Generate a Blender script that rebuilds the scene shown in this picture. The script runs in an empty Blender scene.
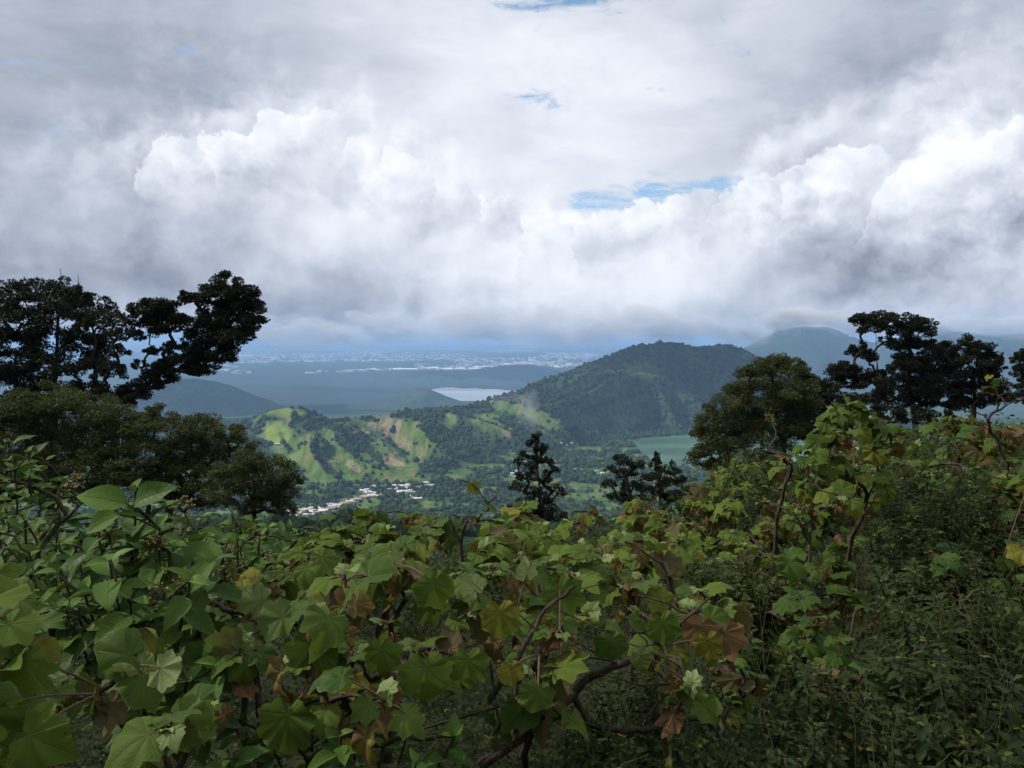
import bpy, bmesh, math, random
import numpy as np
from mathutils import Vector, Matrix

random.seed(7)
rng = np.random.default_rng(11)
scene = bpy.context.scene
COL = scene.collection

# ------------------------------------------------------------------ camera
F = 760.0                       # focal length in pixels of the 1024 wide frame
HORIZON = 337.0
PITCH = math.atan((384.0 - HORIZON) / F)
cam_data = bpy.data.cameras.new("camera")
cam_data.sensor_width = 36.0
cam_data.lens = 36.0 * F / 1024.0
cam_data.clip_start = 0.05
cam_data.clip_end = 600000.0
cam = bpy.data.objects.new("camera", cam_data)
COL.objects.link(cam)
cam.location = (0, 0, 0)
cam.rotation_euler = (math.radians(90) - PITCH, 0, 0)
scene.camera = cam

# ------------------------------------------------------------------ exposure
scene.view_settings.view_transform = 'Standard'
scene.view_settings.look = 'None'
scene.view_settings.exposure = 0.4
scene.view_settings.gamma = 1.0
scene.view_settings.use_curve_mapping = False
scene.render.engine = 'CYCLES'
cy = scene.cycles
cy.max_bounces = 7
cy.diffuse_bounces = 3
cy.glossy_bounces = 2
cy.transmission_bounces = 4
cy.volume_bounces = 0
cy.transparent_max_bounces = 6
cy.caustics_reflective = False
cy.caustics_refractive = False
cy.sample_clamp_indirect = 4.0
cy.use_adaptive_sampling = True
cy.adaptive_threshold = 0.015
try:
    cy.use_denoising = True
    cy.denoiser = 'OPENIMAGEDENOISE'
    cy.denoising_input_passes = 'RGB_ALBEDO_NORMAL'
    cy.denoising_prefilter = 'ACCURATE'
except Exception:
    pass

# ------------------------------------------------------------------ sun
SUN = Vector((-0.74, 0.14, 0.64)).normalized()
SUN_EL = math.asin(SUN.z)
SUN_ROT = math.atan2(SUN.x, SUN.y)
sd = bpy.data.lights.new("sun", 'SUN')
sd.energy = 5.0
sd.angle = math.radians(0.5)
sd.color = (1.0, 0.95, 0.87)
sun = bpy.data.objects.new("sun", sd)
COL.objects.link(sun)
sun.location = SUN * 300
sun.rotation_euler = SUN.to_track_quat('Z', 'Y').to_euler()


# ------------------------------------------------------------------ pixel helpers (a ray through the photograph, cut at a real depth)
def ray(px, py):
    cx, cyy = (px - 512.0) / F, (384.0 - py) / F
    cp, sp = math.cos(PITCH), math.sin(PITCH)
    return cx, cp + cyy * sp, -sp + cyy * cp


def P(px, py, Y):
    x, y, z = ray(px, py)
    k = Y / y
    return Vector((x * k, Y, z * k))


def project(x, y, z):
    cp, sp = math.cos(PITCH), math.sin(PITCH)
    d = y * cp - z * sp
    v = y * sp + z * cp
    return 512 + F * x / d, 384 - F * v / d


# ------------------------------------------------------------------ node builder
class NB:
    def __init__(self, tree):
        self.t = tree
        self.n = tree.nodes
        self.l = tree.links

    def node(self, typ, **kw):
        n = self.n.new(typ)
        for k, v in kw.items():
            setattr(n, k, v)
        return n

    def put(self, sock, v):
        if v is None:
            return
        if isinstance(v, bpy.types.NodeSocket):
            self.l.new(v, sock)
        else:
            if sock.type == 'RGBA' and len(v) == 3:
                v = (*v, 1)
            sock.default_value = v

    def m(self, op, a, b=None, c=None, clamp=False):
        n = self.node('ShaderNodeMath', operation=op, use_clamp=clamp)
        self.put(n.inputs[0], a)
        self.put(n.inputs[1], b)
        if c is not None:
            self.put(n.inputs[2], c)
        return n.outputs[0]

    def v(self, op, a, b=None, c=None):
        n = self.node('ShaderNodeVectorMath', operation=op)
        self.put(n.inputs[0], a)
        if b is not None:
            self.put(n.inputs[3 if op == 'SCALE' else 1], b)
        if c is not None:
            self.put(n.inputs[2], c)
        return n.outputs['Value'] if op in ('DOT_PRODUCT', 'LENGTH', 'DISTANCE') else n.outputs['Vector']

    def noise(self, vec, scale, detail=4.0, rough=0.5, dist=0.0, lac=2.0, color=False, ntype='FBM'):
        n = self.node('ShaderNodeTexNoise')
        n.noise_type = ntype
        self.put(n.inputs['Vector'], vec)
        n.inputs['Scale'].default_value = scale
        n.inputs['Detail'].default_value = detail
        n.inputs['Roughness'].default_value = rough
        n.inputs['Lacunarity'].default_value = lac
        n.inputs['Distortion'].default_value = dist
        return n.outputs['Color' if color else 'Fac']

    def ss(self, x, lo, hi, a=0.0, b=1.0):
        n = self.node('ShaderNodeMapRange', interpolation_type='SMOOTHSTEP')
        self.put(n.inputs[0], x)
        for i, q in enumerate((lo, hi, a, b)):
            self.put(n.inputs[i + 1], q)
        return n.outputs[0]

    def lin(self, x, lo, hi, a=0.0, b=1.0, clamp=True):
        n = self.node('ShaderNodeMapRange', clamp=clamp)
        self.put(n.inputs[0], x)
        for i, q in enumerate((lo, hi, a, b)):
            self.put(n.inputs[i + 1], q)
        return n.outputs[0]

    def mix(self, fac, a, b, blend='MIX'):
        n = self.node('ShaderNodeMix', data_type='RGBA', blend_type=blend)
        self.put(n.inputs[0], fac)
        self.put(n.inputs[6], a)
        self.put(n.inputs[7], b)
        return n.outputs[2]

    def xyz(self, x, y, z):
        n = self.node('ShaderNodeCombineXYZ')
        self.put(n.inputs[0], x)
        self.put(n.inputs[1], y)
        self.put(n.inputs[2], z)
        return n.outputs[0]

    def sep(self, vec):
        n = self.node('ShaderNodeSeparateXYZ')
        self.put(n.inputs[0], vec)
        return n.outputs

    def attr(self, name, out='Fac'):
        n = self.node('ShaderNodeAttribute', attribute_name=name)
        return n.outputs[out]
# ------------------------------------------------------------------ world: Nishita sky with a cloud cover by direction
world = bpy.data.worlds.new("World")
scene.world = world
world.use_nodes = True
wt = world.node_tree
wt.nodes.clear()
w = NB(wt)
STRENGTH = 0.1


def sky_uv(px, py):
    x, y, z = ray(px, py)
    return math.atan2(x, y) * F, math.atan2(z, math.hypot(x, y)) * F


gen = w.node('ShaderNodeTexCoord').outputs['Generated']
dirn = w.v('NORMALIZE', gen)
dx, dy, dz = w.sep(dirn)
az = w.m('MULTIPLY', w.m('ARCTAN2', dx, dy), F)
el = w.m('MULTIPLY', w.m('ARCSINE', dz), F)
uv = w.xyz(az, el, 0.0)

# domain warp of the layout so that no edge is smooth
warp = w.v('SUBTRACT', w.noise(dirn, 5.0, 5.0, 0.55, color=True), (0.5, 0.5, 0.5))
uvw = w.v('ADD', uv, w.v('MULTIPLY', warp, (130.0, 90.0, 0.0)))
warp2 = w.v('SUBTRACT', w.noise(dirn, 16.0, 5.0, 0.6, color=True), (0.5, 0.5, 0.5))
uvw2 = w.v('ADD', uv, w.v('ADD', w.v('MULTIPLY', warp, (60.0, 26.0, 0.0)), w.v('MULTIPLY', warp2, (70.0, 26.0, 0.0))))


def blobs(coord, items, base):
    acc = base
    for px, py, sx, sy, amp in items:
        u0, v0 = sky_uv(px, py)
        q = w.v('MULTIPLY', w.v('SUBTRACT', coord, (u0, v0, 0.0)), (1.0 / sx, 1.0 / sy, 0.0))
        g = w.m('POWER', 2.7183, w.m('MULTIPLY', w.v('DOT_PRODUCT', q, q), -1.0))
        acc = w.m('MULTIPLY_ADD', g, amp, acc)
    return acc


# stretched coordinates for the flat upper layer
flat = w.v('MULTIPLY', dirn, (1.0, 1.0, 3.2))

pdv = w.v('MULTIPLY', dirn, (1.0, 1.0, 1.9))
# ---- upper veil, brightness
veil = blobs(uvw, [
    (60, 60, 190, 110, -0.05), (40, 215, 130, 120, -0.10), (205, 85, 60, 26, -0.05),
    (160, 20, 100, 40, -0.06), (300, 108, 55, 14, -0.10), (200, 195, 70, 60, 0.06),
    (390, 120, 150, 110, 0.10), (600, 150, 180, 120, 0.20), (560, 60, 120, 60, 0.14), (380, 20, 140, 50, 0.02),
    (760, 60, 90, 60, -0.02), (930, 50, 140, 70, -0.06), (860, 100, 110, 40, -0.05),
    (980, 130, 70, 40, -0.04), (300, 100, 130, 40, -0.05), (900, 110, 90, 30, -0.04)], 0.46)
veil = w.m('MULTIPLY_ADD', w.m('SUBTRACT', w.noise(flat, 4.0, 6.0, 0.55, 0.4), 0.5), 0.24, veil)
veil = w.m('MULTIPLY_ADD', w.m('SUBTRACT', w.noise(pdv, 6.0, 6.0, 0.55, 0.6), 0.5), 0.30, veil)
veil = w.m('MULTIPLY_ADD', w.m('SUBTRACT', w.noise(flat, 17.0, 5.0, 0.6, 0.2), 0.5), 0.11, veil)

# ---- cumulus bank: where it stands
cumf = blobs(uvw2, [
    (230, 300, 250, 120, 0.75), (340, 215, 105, 105, 0.75), (190, 210, 70, 62, 0.42), (470, 270, 120, 78, 0.62),
    (610, 285, 140, 72, 0.72), (770, 250, 120, 80, 0.75), (900, 230, 110, 110, 0.75), (1000, 190, 90, 100, 0.65),
    (1100, 260, 150, 130, 0.8), (700, 300, 300, 60, 0.45), (-120, 330, 200, 120, 0.6),
    (675, 187, 85, 22, -0.35), (610, 200, 70, 18, -0.3)], -0.42)


def puffs(vec, scale, detail):
    n = w.node('ShaderNodeTexVoronoi', feature='F1', normalize=True)
    w.put(n.inputs['Vector'], vec)
    n.inputs['Scale'].default_value = scale
    n.inputs['Detail'].default_value = detail
    n.inputs['Roughness'].default_value = 0.55
    n.inputs['Lacunarity'].default_value = 2.2
    return w.m('SUBTRACT', 1.0, w.m('POWER', n.outputs['Distance'], 1.5))


def billow(vec):
    return w.m('MULTIPLY_ADD', puffs(vec, 6.5, 3.5), 0.95, w.m('MULTIPLY', w.noise(vec, 30.0, 6.0, 0.6), 0.30))


pd = w.v('ADD', w.v('MULTIPLY', dirn, (1.0, 1.0, 1.15)), w.v('SCALE', warp2, 0.040))
lit = (-0.016, 0.0, 0.020)
bil0 = billow(pd)
bil1 = billow(w.v('ADD', pd, lit))
bil2 = w.noise(w.v('ADD', pd, (-0.05, 0.0, 0.055)), 7.0, 3.0, 0.5)
bil3 = w.noise(pd, 7.0, 3.0, 0.5)
# where the heads of the cumulus stand out hard against the veil
crisp = blobs(uvw, [(160, 150, 60, 34, 0.9), (300, 130, 75, 40, 1.1), (370, 165, 60, 40, 0.8), (520, 205, 60, 36, 0.5), (690, 205, 60, 26, 0.7), (760, 195, 70, 34, 0.8), (850, 180, 80, 45, 1.0), (960, 180, 80, 60, 1.0),
                    (560, 300, 70, 34, 0.5), (430, 320, 60, 20, 0.6), (900, 250, 90, 50, 0.5)], 0.0)
crisp = w.m('MULTIPLY', crisp, w.ss(w.noise(dirn, 9.0, 3.0, 0.5), 0.30, 0.60), None, True)
emb = w.m('ADD', w.m('MULTIPLY', w.m('SUBTRACT', bil0, bil1), w.lin(crisp, 0.0, 1.0, 0.6, 1.75)), w.m('MULTIPLY', w.m('SUBTRACT', bil3, bil2), 0.62))
cfield = w.m('ADD', cumf, w.m('MULTIPLY', w.m('SUBTRACT', bil0, 0.80), 1.6))
cmask = w.ss(cfield, w.lin(crisp, 0.0, 1.0, -0.18, 0.0), w.lin(crisp, 0.0, 1.0, 0.40, 0.07))
edge = w.m('SUBTRACT', 1.0, w.ss(cfield, 0.03, 0.42))

cum = blobs(uvw, [
    (330, 150, 70, 45, 0.12), (440, 190, 110, 70, 0.13), (560, 250, 110, 60, 0.22), (480, 330, 120, 22, 0.05), (700, 210, 80, 45, 0.16),
    (930, 190, 80, 50, 0.12), (985, 185, 40, 40, 0.10), (620, 300, 130, 30, 0.06),
    (230, 290, 130, 46, -0.13), (300, 305, 80, 26, -0.08), (60, 250, 120, 70, -0.13), (400, 318, 110, 20, -0.07), (620, 322, 120, 14, -0.06),
    (840, 262, 75, 30, -0.14), (1000, 205, 45, 22, -0.16), (900, 290, 120, 36, -0.08), (1010, 270, 60, 40, 0.04),
    (130, 275, 90, 26, -0.05)], 0.52)
cum = w.m('MULTIPLY_ADD', emb, 0.85, cum)
cum = w.m('MULTIPLY_ADD', w.m('MULTIPLY', edge, crisp), 0.22, cum)
# heads of the cumulus: rounded turrets, each lit from the upper left, sinking into the bank below
nfh = w.v('SUBTRACT', w.noise(dirn, 45.0, 4.0, 0.6, color=True), (0.5, 0.5, 0.5))
uvd = w.v('ADD', uv, w.v('ADD', w.v('MULTIPLY', warp2, (46.0, 36.0, 0.0)), w.v('MULTIPLY', nfh, (26.0, 24.0, 0.0))))
hf, hl = -1.0, 0.0
for px, py, r_ in ((185, 180, 40), (238, 176, 42), (282, 160, 40), (322, 154, 38), (356, 178, 40), (398, 196, 42), (445, 222, 40), (492, 246, 46), (548, 254, 44), (602, 252, 40), (648, 240, 40), (690, 224, 36),
                   (724, 228, 32), (762, 214, 38), (806, 212, 44), (850, 196, 48), (890, 214, 40), (925, 206, 42), (962, 186, 44), (1006, 176, 48)):
    u0, v0 = sky_uv(px, py)
    q = w.v('SCALE', w.v('SUBTRACT', uvd, (u0, v0, 0.0)), 1.0 / r_)
    f_ = w.m('SUBTRACT', 1.0, w.v('DOT_PRODUCT', q, q))
    l_ = w.v('DOT_PRODUCT', q, (-0.50, 0.86, 0.0))
    gt = w.m('GREATER_THAN', f_, hf)
    hl = w.m('ADD', w.m('MULTIPLY', hl, w.m('SUBTRACT', 1.0, gt)), w.m('MULTIPLY', l_, gt))
    hf = w.m('MAXIMUM', hf, f_)
hm = w.m('MULTIPLY', w.ss(hf, 0.0, 0.17), w.ss(hl, -0.55, 0.35))
hm = w.m('MULTIPLY', hm, w.ss(w.noise(dirn, 7.0, 3.0, 0.5), 0.18, 0.46))
hlum = w.m('ADD', w.m('MULTIPLY_ADD', hl, 0.21, 0.61), w.m('MULTIPLY', emb, 0.85))
cum = w.m('ADD', w.m('MULTIPLY', cum, w.m('SUBTRACT', 1.0, w.m('MULTIPLY', hm, 0.92))), w.m('MULTIPLY', hlum, w.m('MULTIPLY', hm, 0.92)))
cmask = w.m('MAXIMUM', cmask, hm)
lum = w.m('ADD', w.m('MULTIPLY', veil, w.m('SUBTRACT', 1.0, cmask)), w.m('MULTIPLY', cum, cmask))
lum = w.m('MAXIMUM', lum, 0.11)
# soft shoulder, the brightest whites stay below clipping
lum = w.m('SUBTRACT', lum, w.m('MULTIPLY', w.m('POWER', w.m('MAXIMUM', w.m('SUBTRACT', lum, 0.62), 0.0), 2.0), 0.9))

# colour: shaded parts are bluer, lit parts neutral
tone = w.lin(lum, 0.12, 0.78)
tint = w.mix(tone, (0.82, 0.945, 1.22), (0.965, 0.99, 1.045))
cloud = w.v('SCALE', tint, lum)

# ---- holes of blue in the upper layer
uvh = w.v('ADD', uv, w.v('ADD', w.v('MULTIPLY', warp, (60.0, 10.0, 0.0)), w.v('MULTIPLY', warp2, (90.0, 12.0, 0.0))))
hole = blobs(uvh, [
    (668, 190, 62, 15, 0.95), (612, 203, 56, 5, 0.45), (720, 181, 34, 5, 0.55), (745, 186, 34, 6, 0.6), (590, 196, 30, 8, 0.4), (540, 212, 24, 5, 0.6),
    (538, 99, 30, 10, 0.62), (585, 2, 60, 9, 0.95), (515, 6, 30, 4, 0.5), (650, 90, 10, 4, 0.4), (812, 172, 14, 9, 0.5),
    (300, 108, 60, 10, 0.27), (205, 75, 40, 14, 0.22)], 0.0)
hole = w.m('ADD', hole, w.m('MULTIPLY', w.m('SUBTRACT', w.noise(w.v('MULTIPLY', dirn, (1.0, 1.0, 3.4)), 15.0, 8.0, 0.68, 0.5), 0.5), 2.8))
streaks = w.ss(w.noise(w.v('ADD', w.v('MULTIPLY', dirn, (1.0, 1.0, 6.0)), w.v('SCALE', warp2, 0.12)), 26.0, 6.0, 0.65), 0.34, 0.58)
hmask = w.m('MULTIPLY', w.m('MULTIPLY', w.lin(streaks, 0.0, 1.0, 0.35, 1.0), w.ss(hole, 0.25, 0.95)), w.m('SUBTRACT', 1.0, w.m('MULTIPLY', cmask, 0.92)))

sky = w.node('ShaderNodeTexSky', sky_type='NISHITA')
sky.sun_disc = False
sky.sun_elevation = SUN_EL
sky.sun_rotation = SUN_ROT
sky.altitude = 2200
sky.dust_density = 0.6
skyc = w.v('ADD', w.v('SCALE', sky.outputs[0], 1.0), (0.6, 1.15, 1.5))
cl10 = w.v('SCALE', cloud, 1.0 / STRENGTH)
col = w.mix(hmask, cl10, skyc)
# above the frame the cover thickens into a grey overcast
up = w.ss(el, 400.0, 900.0)
col = w.mix(w.m('MULTIPLY', up, 0.75), col, (6.8, 6.85, 6.9))
bg = w.node('ShaderNodeBackground')
w.put(bg.inputs['Color'], col)
bg.inputs['Strength'].default_value = STRENGTH
wo = w.node('ShaderNodeOutputWorld')
w.l.new(bg.outputs[0], wo.inputs['Surface'])
world.cycles.sampling_method = 'MANUAL'
world.cycles.sample_map_resolution = 512
# ------------------------------------------------------------------ numpy noise
_perm = np.random.default_rng(3).permutation(4096)


def _h(ix, iy, seed):
    a = _perm[(ix + seed * 131) & 4095]
    return _perm[(a + iy) & 4095] / 4095.0


def vnoise(x, y, seed=0):
    ix, iy = np.floor(x).astype(np.int64), np.floor(y).astype(np.int64)
    fx, fy = x - ix, y - iy
    fx = fx * fx * fx * (fx * (fx * 6 - 15) + 10)
    fy = fy * fy * fy * (fy * (fy * 6 - 15) + 10)
    a, b = _h(ix, iy, seed), _h(ix + 1, iy, seed)
    c, d = _h(ix, iy + 1, seed), _h(ix + 1, iy + 1, seed)
    return (a * (1 - fx) + b * fx) * (1 - fy) + (c * (1 - fx) + d * fx) * fy - 0.5


def fbm(x, y, octv=4, seed=0, rough=0.5):
    s, amp, f = 0.0, 1.0, 1.0
    for o in range(octv):
        s = s + amp * vnoise(x * f + o * 17.3, y * f - o * 9.1, seed + o)
        amp *= rough
        f *= 2.03
    return s


def sstep(x, a, b):
    t = np.clip((x - a) / (b - a), 0, 1)
    return t * t * (3 - 2 * t)


# ------------------------------------------------------------------ the lie of the land
def line_of(pts):
    """pixels with depths -> (U, Y, z) control points, U = x / y"""
    q = [P(a, b, Y) for a, b, Y in pts]
    return np.array([(p.x / p.y, p.y, p.z) for p in q])


FLOOR_Y = [0, 1500, 1650, 2250, 3000, 3800, 4500, 5500, 7000, 7200, 9000, 9900, 11000, 20000, 70000, 300000]
FLOOR_Z = [-10, -370, -381, -381, -383, -412, -480, -535, -572, -578, -578, -566, -480, -464, -455, -455]

RIM = line_of([(120, 440, 2700), (200, 436, 2650), (225, 431, 2600), (250, 420, 2550), (270, 411, 2500), (290, 407, 2480), (305, 409, 2490), (318, 415, 2500),
               (330, 421, 2520), (345, 420, 2560), (370, 417, 2600), (392, 412, 2650), (430, 409, 2750), (460, 407, 2850), (490, 399, 3000), (520, 390, 3150),
               (545, 379, 3250), (570, 371, 3350), (600, 359, 3450), (630, 348, 3550), (655, 343, 3600), (680, 344.5, 3600), (697, 348.5, 3580),
               (712, 346, 3540), (726, 345, 3520), (745, 350, 3450), (765, 361, 3380), (790, 378, 3300), (820, 395, 3200), (860, 420, 3050), (960, 450, 2900), (1100, 455, 2900)])
RIM_BASE = np.array([[(a - 512) / F, Y] for a, Y in [(100, 2150), (225, 2060), (290, 1950), (350, 1960), (430, 2080), (500, 2300), (560, 2480), (610, 2820), (650, 3000), (700, 3000), (800, 2800), (1100, 2300)]])
SHOULDER = line_of([(480, 418, 2820), (520, 408, 2840), (555, 402, 2880), (580, 396, 2950), (610, 380, 3080), (640, 372, 3180), (665, 376, 3200), (690, 390, 3180), (720, 410, 3120), (760, 428, 3050)])
BLUE_L = line_of([(20, 445, 5400), (60, 432, 5400), (100, 418, 5400), (125, 408, 5400), (150, 388, 5450), (165, 381, 5450), (180, 378, 5500), (197, 378, 5500), (215, 381, 5500), (232, 385, 5500), (250, 393, 5550), (275, 402, 5600), (295, 410, 5600), (330, 424, 5700), (360, 436, 5800)])
MIDHILL = line_of([(300, 424, 6300), (325, 414, 6300), (345, 408, 6300), (362, 405, 6300), (380, 401, 6200), (390, 397, 6200), (400, 394, 6200), (408, 390, 6200), (418, 388, 6200), (428, 388.5, 6200), (438, 392, 6200), (447, 396, 6200), (462, 401, 6200), (485, 408, 6300), (520, 414, 6400)])
FAR_RIDGE = line_of([(60, 372, 11600), (130, 368, 11500), (190, 364, 11300), (215, 366, 11200), (250, 371, 11000), (290, 372.5, 10900), (320, 374, 10700), (360, 371.5, 10700), (420, 370, 10600), (470, 370.5, 10500), (505, 366, 10500), (530, 365, 10500), (560, 371, 10600), (600, 372, 10700), (700, 368, 10800), (900, 366, 10900)])
BLUE_R = line_of([(640, 372, 9300), (700, 362, 9200), (735, 353, 9000), (752, 344, 9000), (766, 336, 9000), (776, 331, 8900), (790, 328, 8900), (803, 326, 8900), (815, 327, 8900), (826, 326.5, 8900), (838, 330, 8900), (850, 336, 8800), (872, 342, 8700), (895, 339, 8500), (915, 333, 8400), (932, 331, 8300), (945, 330, 8300), (962, 331.5, 8300), (990, 335, 8300), (1024, 333, 8200), (1080, 330, 8200), (1200, 350, 8200)])
LAGOON_Z = -380.0
LAKE_Z = -576.0


def poly_mask(px, py, poly):
    inside = np.zeros(px.shape, bool)
    n = len(poly)
    for i in range(n):
        x1, y1 = poly[i]
        x2, y2 = poly[(i + 1) % n]
        c = ((y1 > py) != (y2 > py))
        with np.errstate(divide='ignore', invalid='ignore'):
            inside ^= c & (px < (x2 - x1) * (py - y1) / (y2 - y1 + 1e-12) + x1)
    return inside


def flat_poly(pts, z):
    """pixels -> world xy on the level plane z"""
    out = []
    for a, b in pts:
        x, y, zz = ray(a, b)
        k = z / zz
        out.append((x * k, y * k))
    return out


LAGOON = flat_poly([(622, 441), (640, 438), (665, 436), (690, 434.5), (720, 433), (770, 433), (830, 436), (1000, 437), (1000, 474), (760, 474), (706, 470), (690, 468), (672, 466.5), (655, 464), (648, 459), (643, 453), (638, 448)], LAGOON_Z)
LAKE = flat_poly([(428, 391.5), (433, 389), (441, 387.6), (452, 387.2), (463, 388.4), (474, 388.0), (484, 389.2), (496, 389.0), (508, 390.4), (540, 391.5), (540, 402), (430, 402)], LAKE_Z)


def ridge(U, Y, x, ln, base_y, floor, back=0.30, shape=1.0):
    """height of a ridge whose crest follows ln; front flank starts at base_y(U)"""
    Yc = np.interp(U, ln[:, 0], ln[:, 1])
    zc = np.interp(U, ln[:, 0], ln[:, 2])
    t = np.clip((Y - base_y) / (Yc - base_y), 0, 1)
    h = floor + (zc - floor) * t ** shape
    h = np.where(Y > Yc, zc - (Y - Yc) * back, h)
    inside = (U > ln[0, 0]) & (U < ln[-1, 0])
    return np.where(inside, h, -5000.0), t, zc


def near_slope(U):
    return np.interp(U, [-2.5, -0.9, -0.6, -0.3, -0.12, 0.0, 0.12, 0.22, 0.32, 0.5, 0.7, 1.0, 2.5],
                     [0.30, 0.27, 0.255, 0.27, 0.268, 0.265, 0.26, 0.235, 0.19, 0.13, 0.12, 0.12, 0.12])


def ground_h(x, y):
    """ground within some 130 m of the camera"""
    x = np.asarray(x, float)
    y = np.asarray(y, float)
    U = x / np.maximum(np.abs(y), 3.0)
    yy = np.maximum(y, 0)
    s = near_slope(U)
    z = -1.75 - s * np.minimum(yy, 95) * sstep(yy, -4, 14)
    z = z - 0.36 * np.maximum(yy - 95, 0)
    # the bank that rises on the right
    z = z + 0.75 * sstep(x, 0.8, 4.5) * sstep(yy, 1.0, 4.0) * (1 - sstep(yy, 24, 60))
    z = z + 0.62 * np.maximum(-y - 2.2, 0)
    z = z + 0.35 * fbm(x * 0.22, y * 0.22, 3, 5) * sstep(yy, 1, 6)
    return z


def terrain_h(x, y, detail=True):
    x = np.asarray(x, float)
    y = np.asarray(y, float)
    U = x / y
    Y = y
    floor = np.interp(Y, FLOOR_Y, FLOOR_Z)
    n1 = fbm(x / 260.0, y / 260.0, 4, 21)
    floor = floor + 14 * n1 * sstep(Y, 120, 600) * (1 - 0.7 * sstep(Y, 1500, 1700))
    # from the viewpoint slope into the valley
    near = ground_h(x, y)
    wn = sstep(Y, 100, 240)
    slope = np.interp(Y, [0, 100, 400, 1000, 1520, 1650, 400000], [-2, -28, -108, -258, -375, -381, -381])
    floor = np.where(Y < 1600, np.minimum(floor, slope + 14 * n1 * sstep(Y, 150, 500) * (1 - sstep(Y, 1300, 1600))), floor)
    floor = near * (1 - wn) + floor * wn
    # level valley floor
    h = floor
    # crater rim with the left spur and the big wooded hill
    yb = np.interp(U, RIM_BASE[:, 0], RIM_BASE[:, 1])
    r, t, zc = ridge(U, Y, x, RIM, yb, -381.0, 0.34, 0.92)
    g = x * 0.92 + (Y - yb) * 0.50 + 40 * fbm(x / 300.0, Y / 300.0, 2, 45)
    gul = 1 - 4.2 * np.abs(fbm(g / 175.0, (Y - 0.5 * x) / 900.0, 3, 41, 0.42))
    r = np.where(r > -4000, r + (gul - 0.35) * 58 * np.sin(np.pi * np.clip(t, 0, 1)) * np.clip((zc + 381) / 140, 0.3, 1.25)
                 + 14 * fbm(x / 90.0, y / 90.0, 3, 51) * np.sin(np.pi * t), r)
    sh, ts, zs = ridge(U, Y, x, SHOULDER, yb, -381.0, 0.5, 0.95)
    sh = np.where(sh > -4000, sh + (gul - 0.35) * 40 * np.sin(np.pi * ts), sh)
    h = np.maximum(h, np.maximum(r, sh))
    for ln, depth, fl, bk, sd_, amp in ((BLUE_L, 1100, -565, 0.35, 61, 60), (MIDHILL, 700, -575, 0.30, 71, 40), (FAR_RIDGE, 900, -577, 0.02, 81, 55), (BLUE_R, 2600, -520, 0.25, 91, 120)):
        yc = np.interp(U, ln[:, 0], ln[:, 1])
        q, tq, zq = ridge(U, Y, x, ln, yc - depth, fl, bk)
        gq = (1 - 4 * np.abs(fbm((x + (Y - yc) * 0.3) / (depth * 0.32), Y / (depth * 1.1), 3, sd_))) - 0.4
        q = np.where(q > -4000, q + gq * amp * np.sin(np.pi * tq) * np.clip((zq - fl) / 200, 0.15, 1), q)
        h = np.maximum(h, q)
    # plain
    far = sstep(Y, 11000, 13500)
    h = h + far * (34 * fbm(x / 2600.0, y / 2600.0, 3, 101))
    # basins of the lagoon and the lake
    lag = poly_mask(x, y, LAGOON)
    h = np.where((Y > 1900) & (Y < 3300) & (h < LAGOON_Z + 3) & ~lag, LAGOON_Z + 2.0 + 1.5 * n1, h)
    h = np.where(lag & (h < LAGOON_Z + 60), LAGOON_Z - 4, h)
    lk = poly_mask(x, y, LAKE)
    h = np.where((Y > 6500) & (Y < 9900) & (h < LAKE_Z + 6) & ~lk, LAKE_Z + 5, h)
    h = np.where(lk & (h < LAKE_Z + 14), LAKE_Z - 5, h)
    if detail:
        h = h + 1.6 * fbm(x / 22.0, y / 22.0, 3, 111) * sstep(Y, 160, 500) * (h > LAGOON_Z + 0.5) * (Y < 6000)
    return h


def hit_ground(px, py, y0=150.0, y1=30000.0, n=900):
    """where the line of sight through a pixel meets the land"""
    ys = np.geomspace(y0, y1, n)
    rx, ry, rz = ray(px, py)
    zs = ys * rz / ry
    hs = terrain_h(ys * rx / ry, ys)
    k = np.argmax(zs < hs)
    return (ys[k] * rx / ry, ys[k], float(hs[k]))


# ------------------------------------------------------------------ mesh helper: numpy arrays straight into a mesh
def np_mesh(name, verts, faces, smooth=True, attrs=None, uvs=None):
    """faces: (n,3) or (n,4) int array"""
    me = bpy.data.meshes.new(name)
    nv, nf, k = len(verts), len(faces), faces.shape[1]
    me.vertices.add(nv)
    me.vertices.foreach_set('co', np.ascontiguousarray(verts, dtype=np.float32).ravel())
    me.loops.add(nf * k)
    me.loops.foreach_set('vertex_index', np.ascontiguousarray(faces, dtype=np.int32).ravel())
    me.polygons.add(nf)
    me.polygons.foreach_set('loop_start', np.arange(0, nf * k, k, dtype=np.int32))
    me.polygons.foreach_set('use_smooth', np.full(nf, smooth, dtype=bool))
    for nm, a in (attrs or {}).items():
        a = np.ascontiguousarray(a, dtype=np.float32)
        if a.ndim == 1:
            at = me.attributes.new(nm, 'FLOAT', 'POINT')
            at.data.foreach_set('value', a)
        else:
            at = me.attributes.new(nm, 'FLOAT_VECTOR', 'POINT')
            at.data.foreach_set('vector', a.ravel())
    me.update()
    me.validate()
    return me


def link(name, me, mats, parent=None, loc=None):
    o = bpy.data.objects.new(name, me)
    COL.objects.link(o)
    for mt in (mats if isinstance(mats, (list, tuple)) else [mats]):
        me.materials.append(mt)
    if parent is not None:
        o.parent = parent
    if loc is not None:
        o.location = loc
    return o


def empty(name, loc=(0, 0, 0)):
    o = bpy.data.objects.new(name, None)
    o.empty_display_size = 0.2
    COL.objects.link(o)
    o.location = loc
    return o


def tag(o, label=None, cat=None, group=None, kind=None):
    if label:
        o['label'] = label
    if cat:
        o['category'] = cat
    if group:
        o['group'] = group
    if kind:
        o['kind'] = kind
    return o


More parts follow.
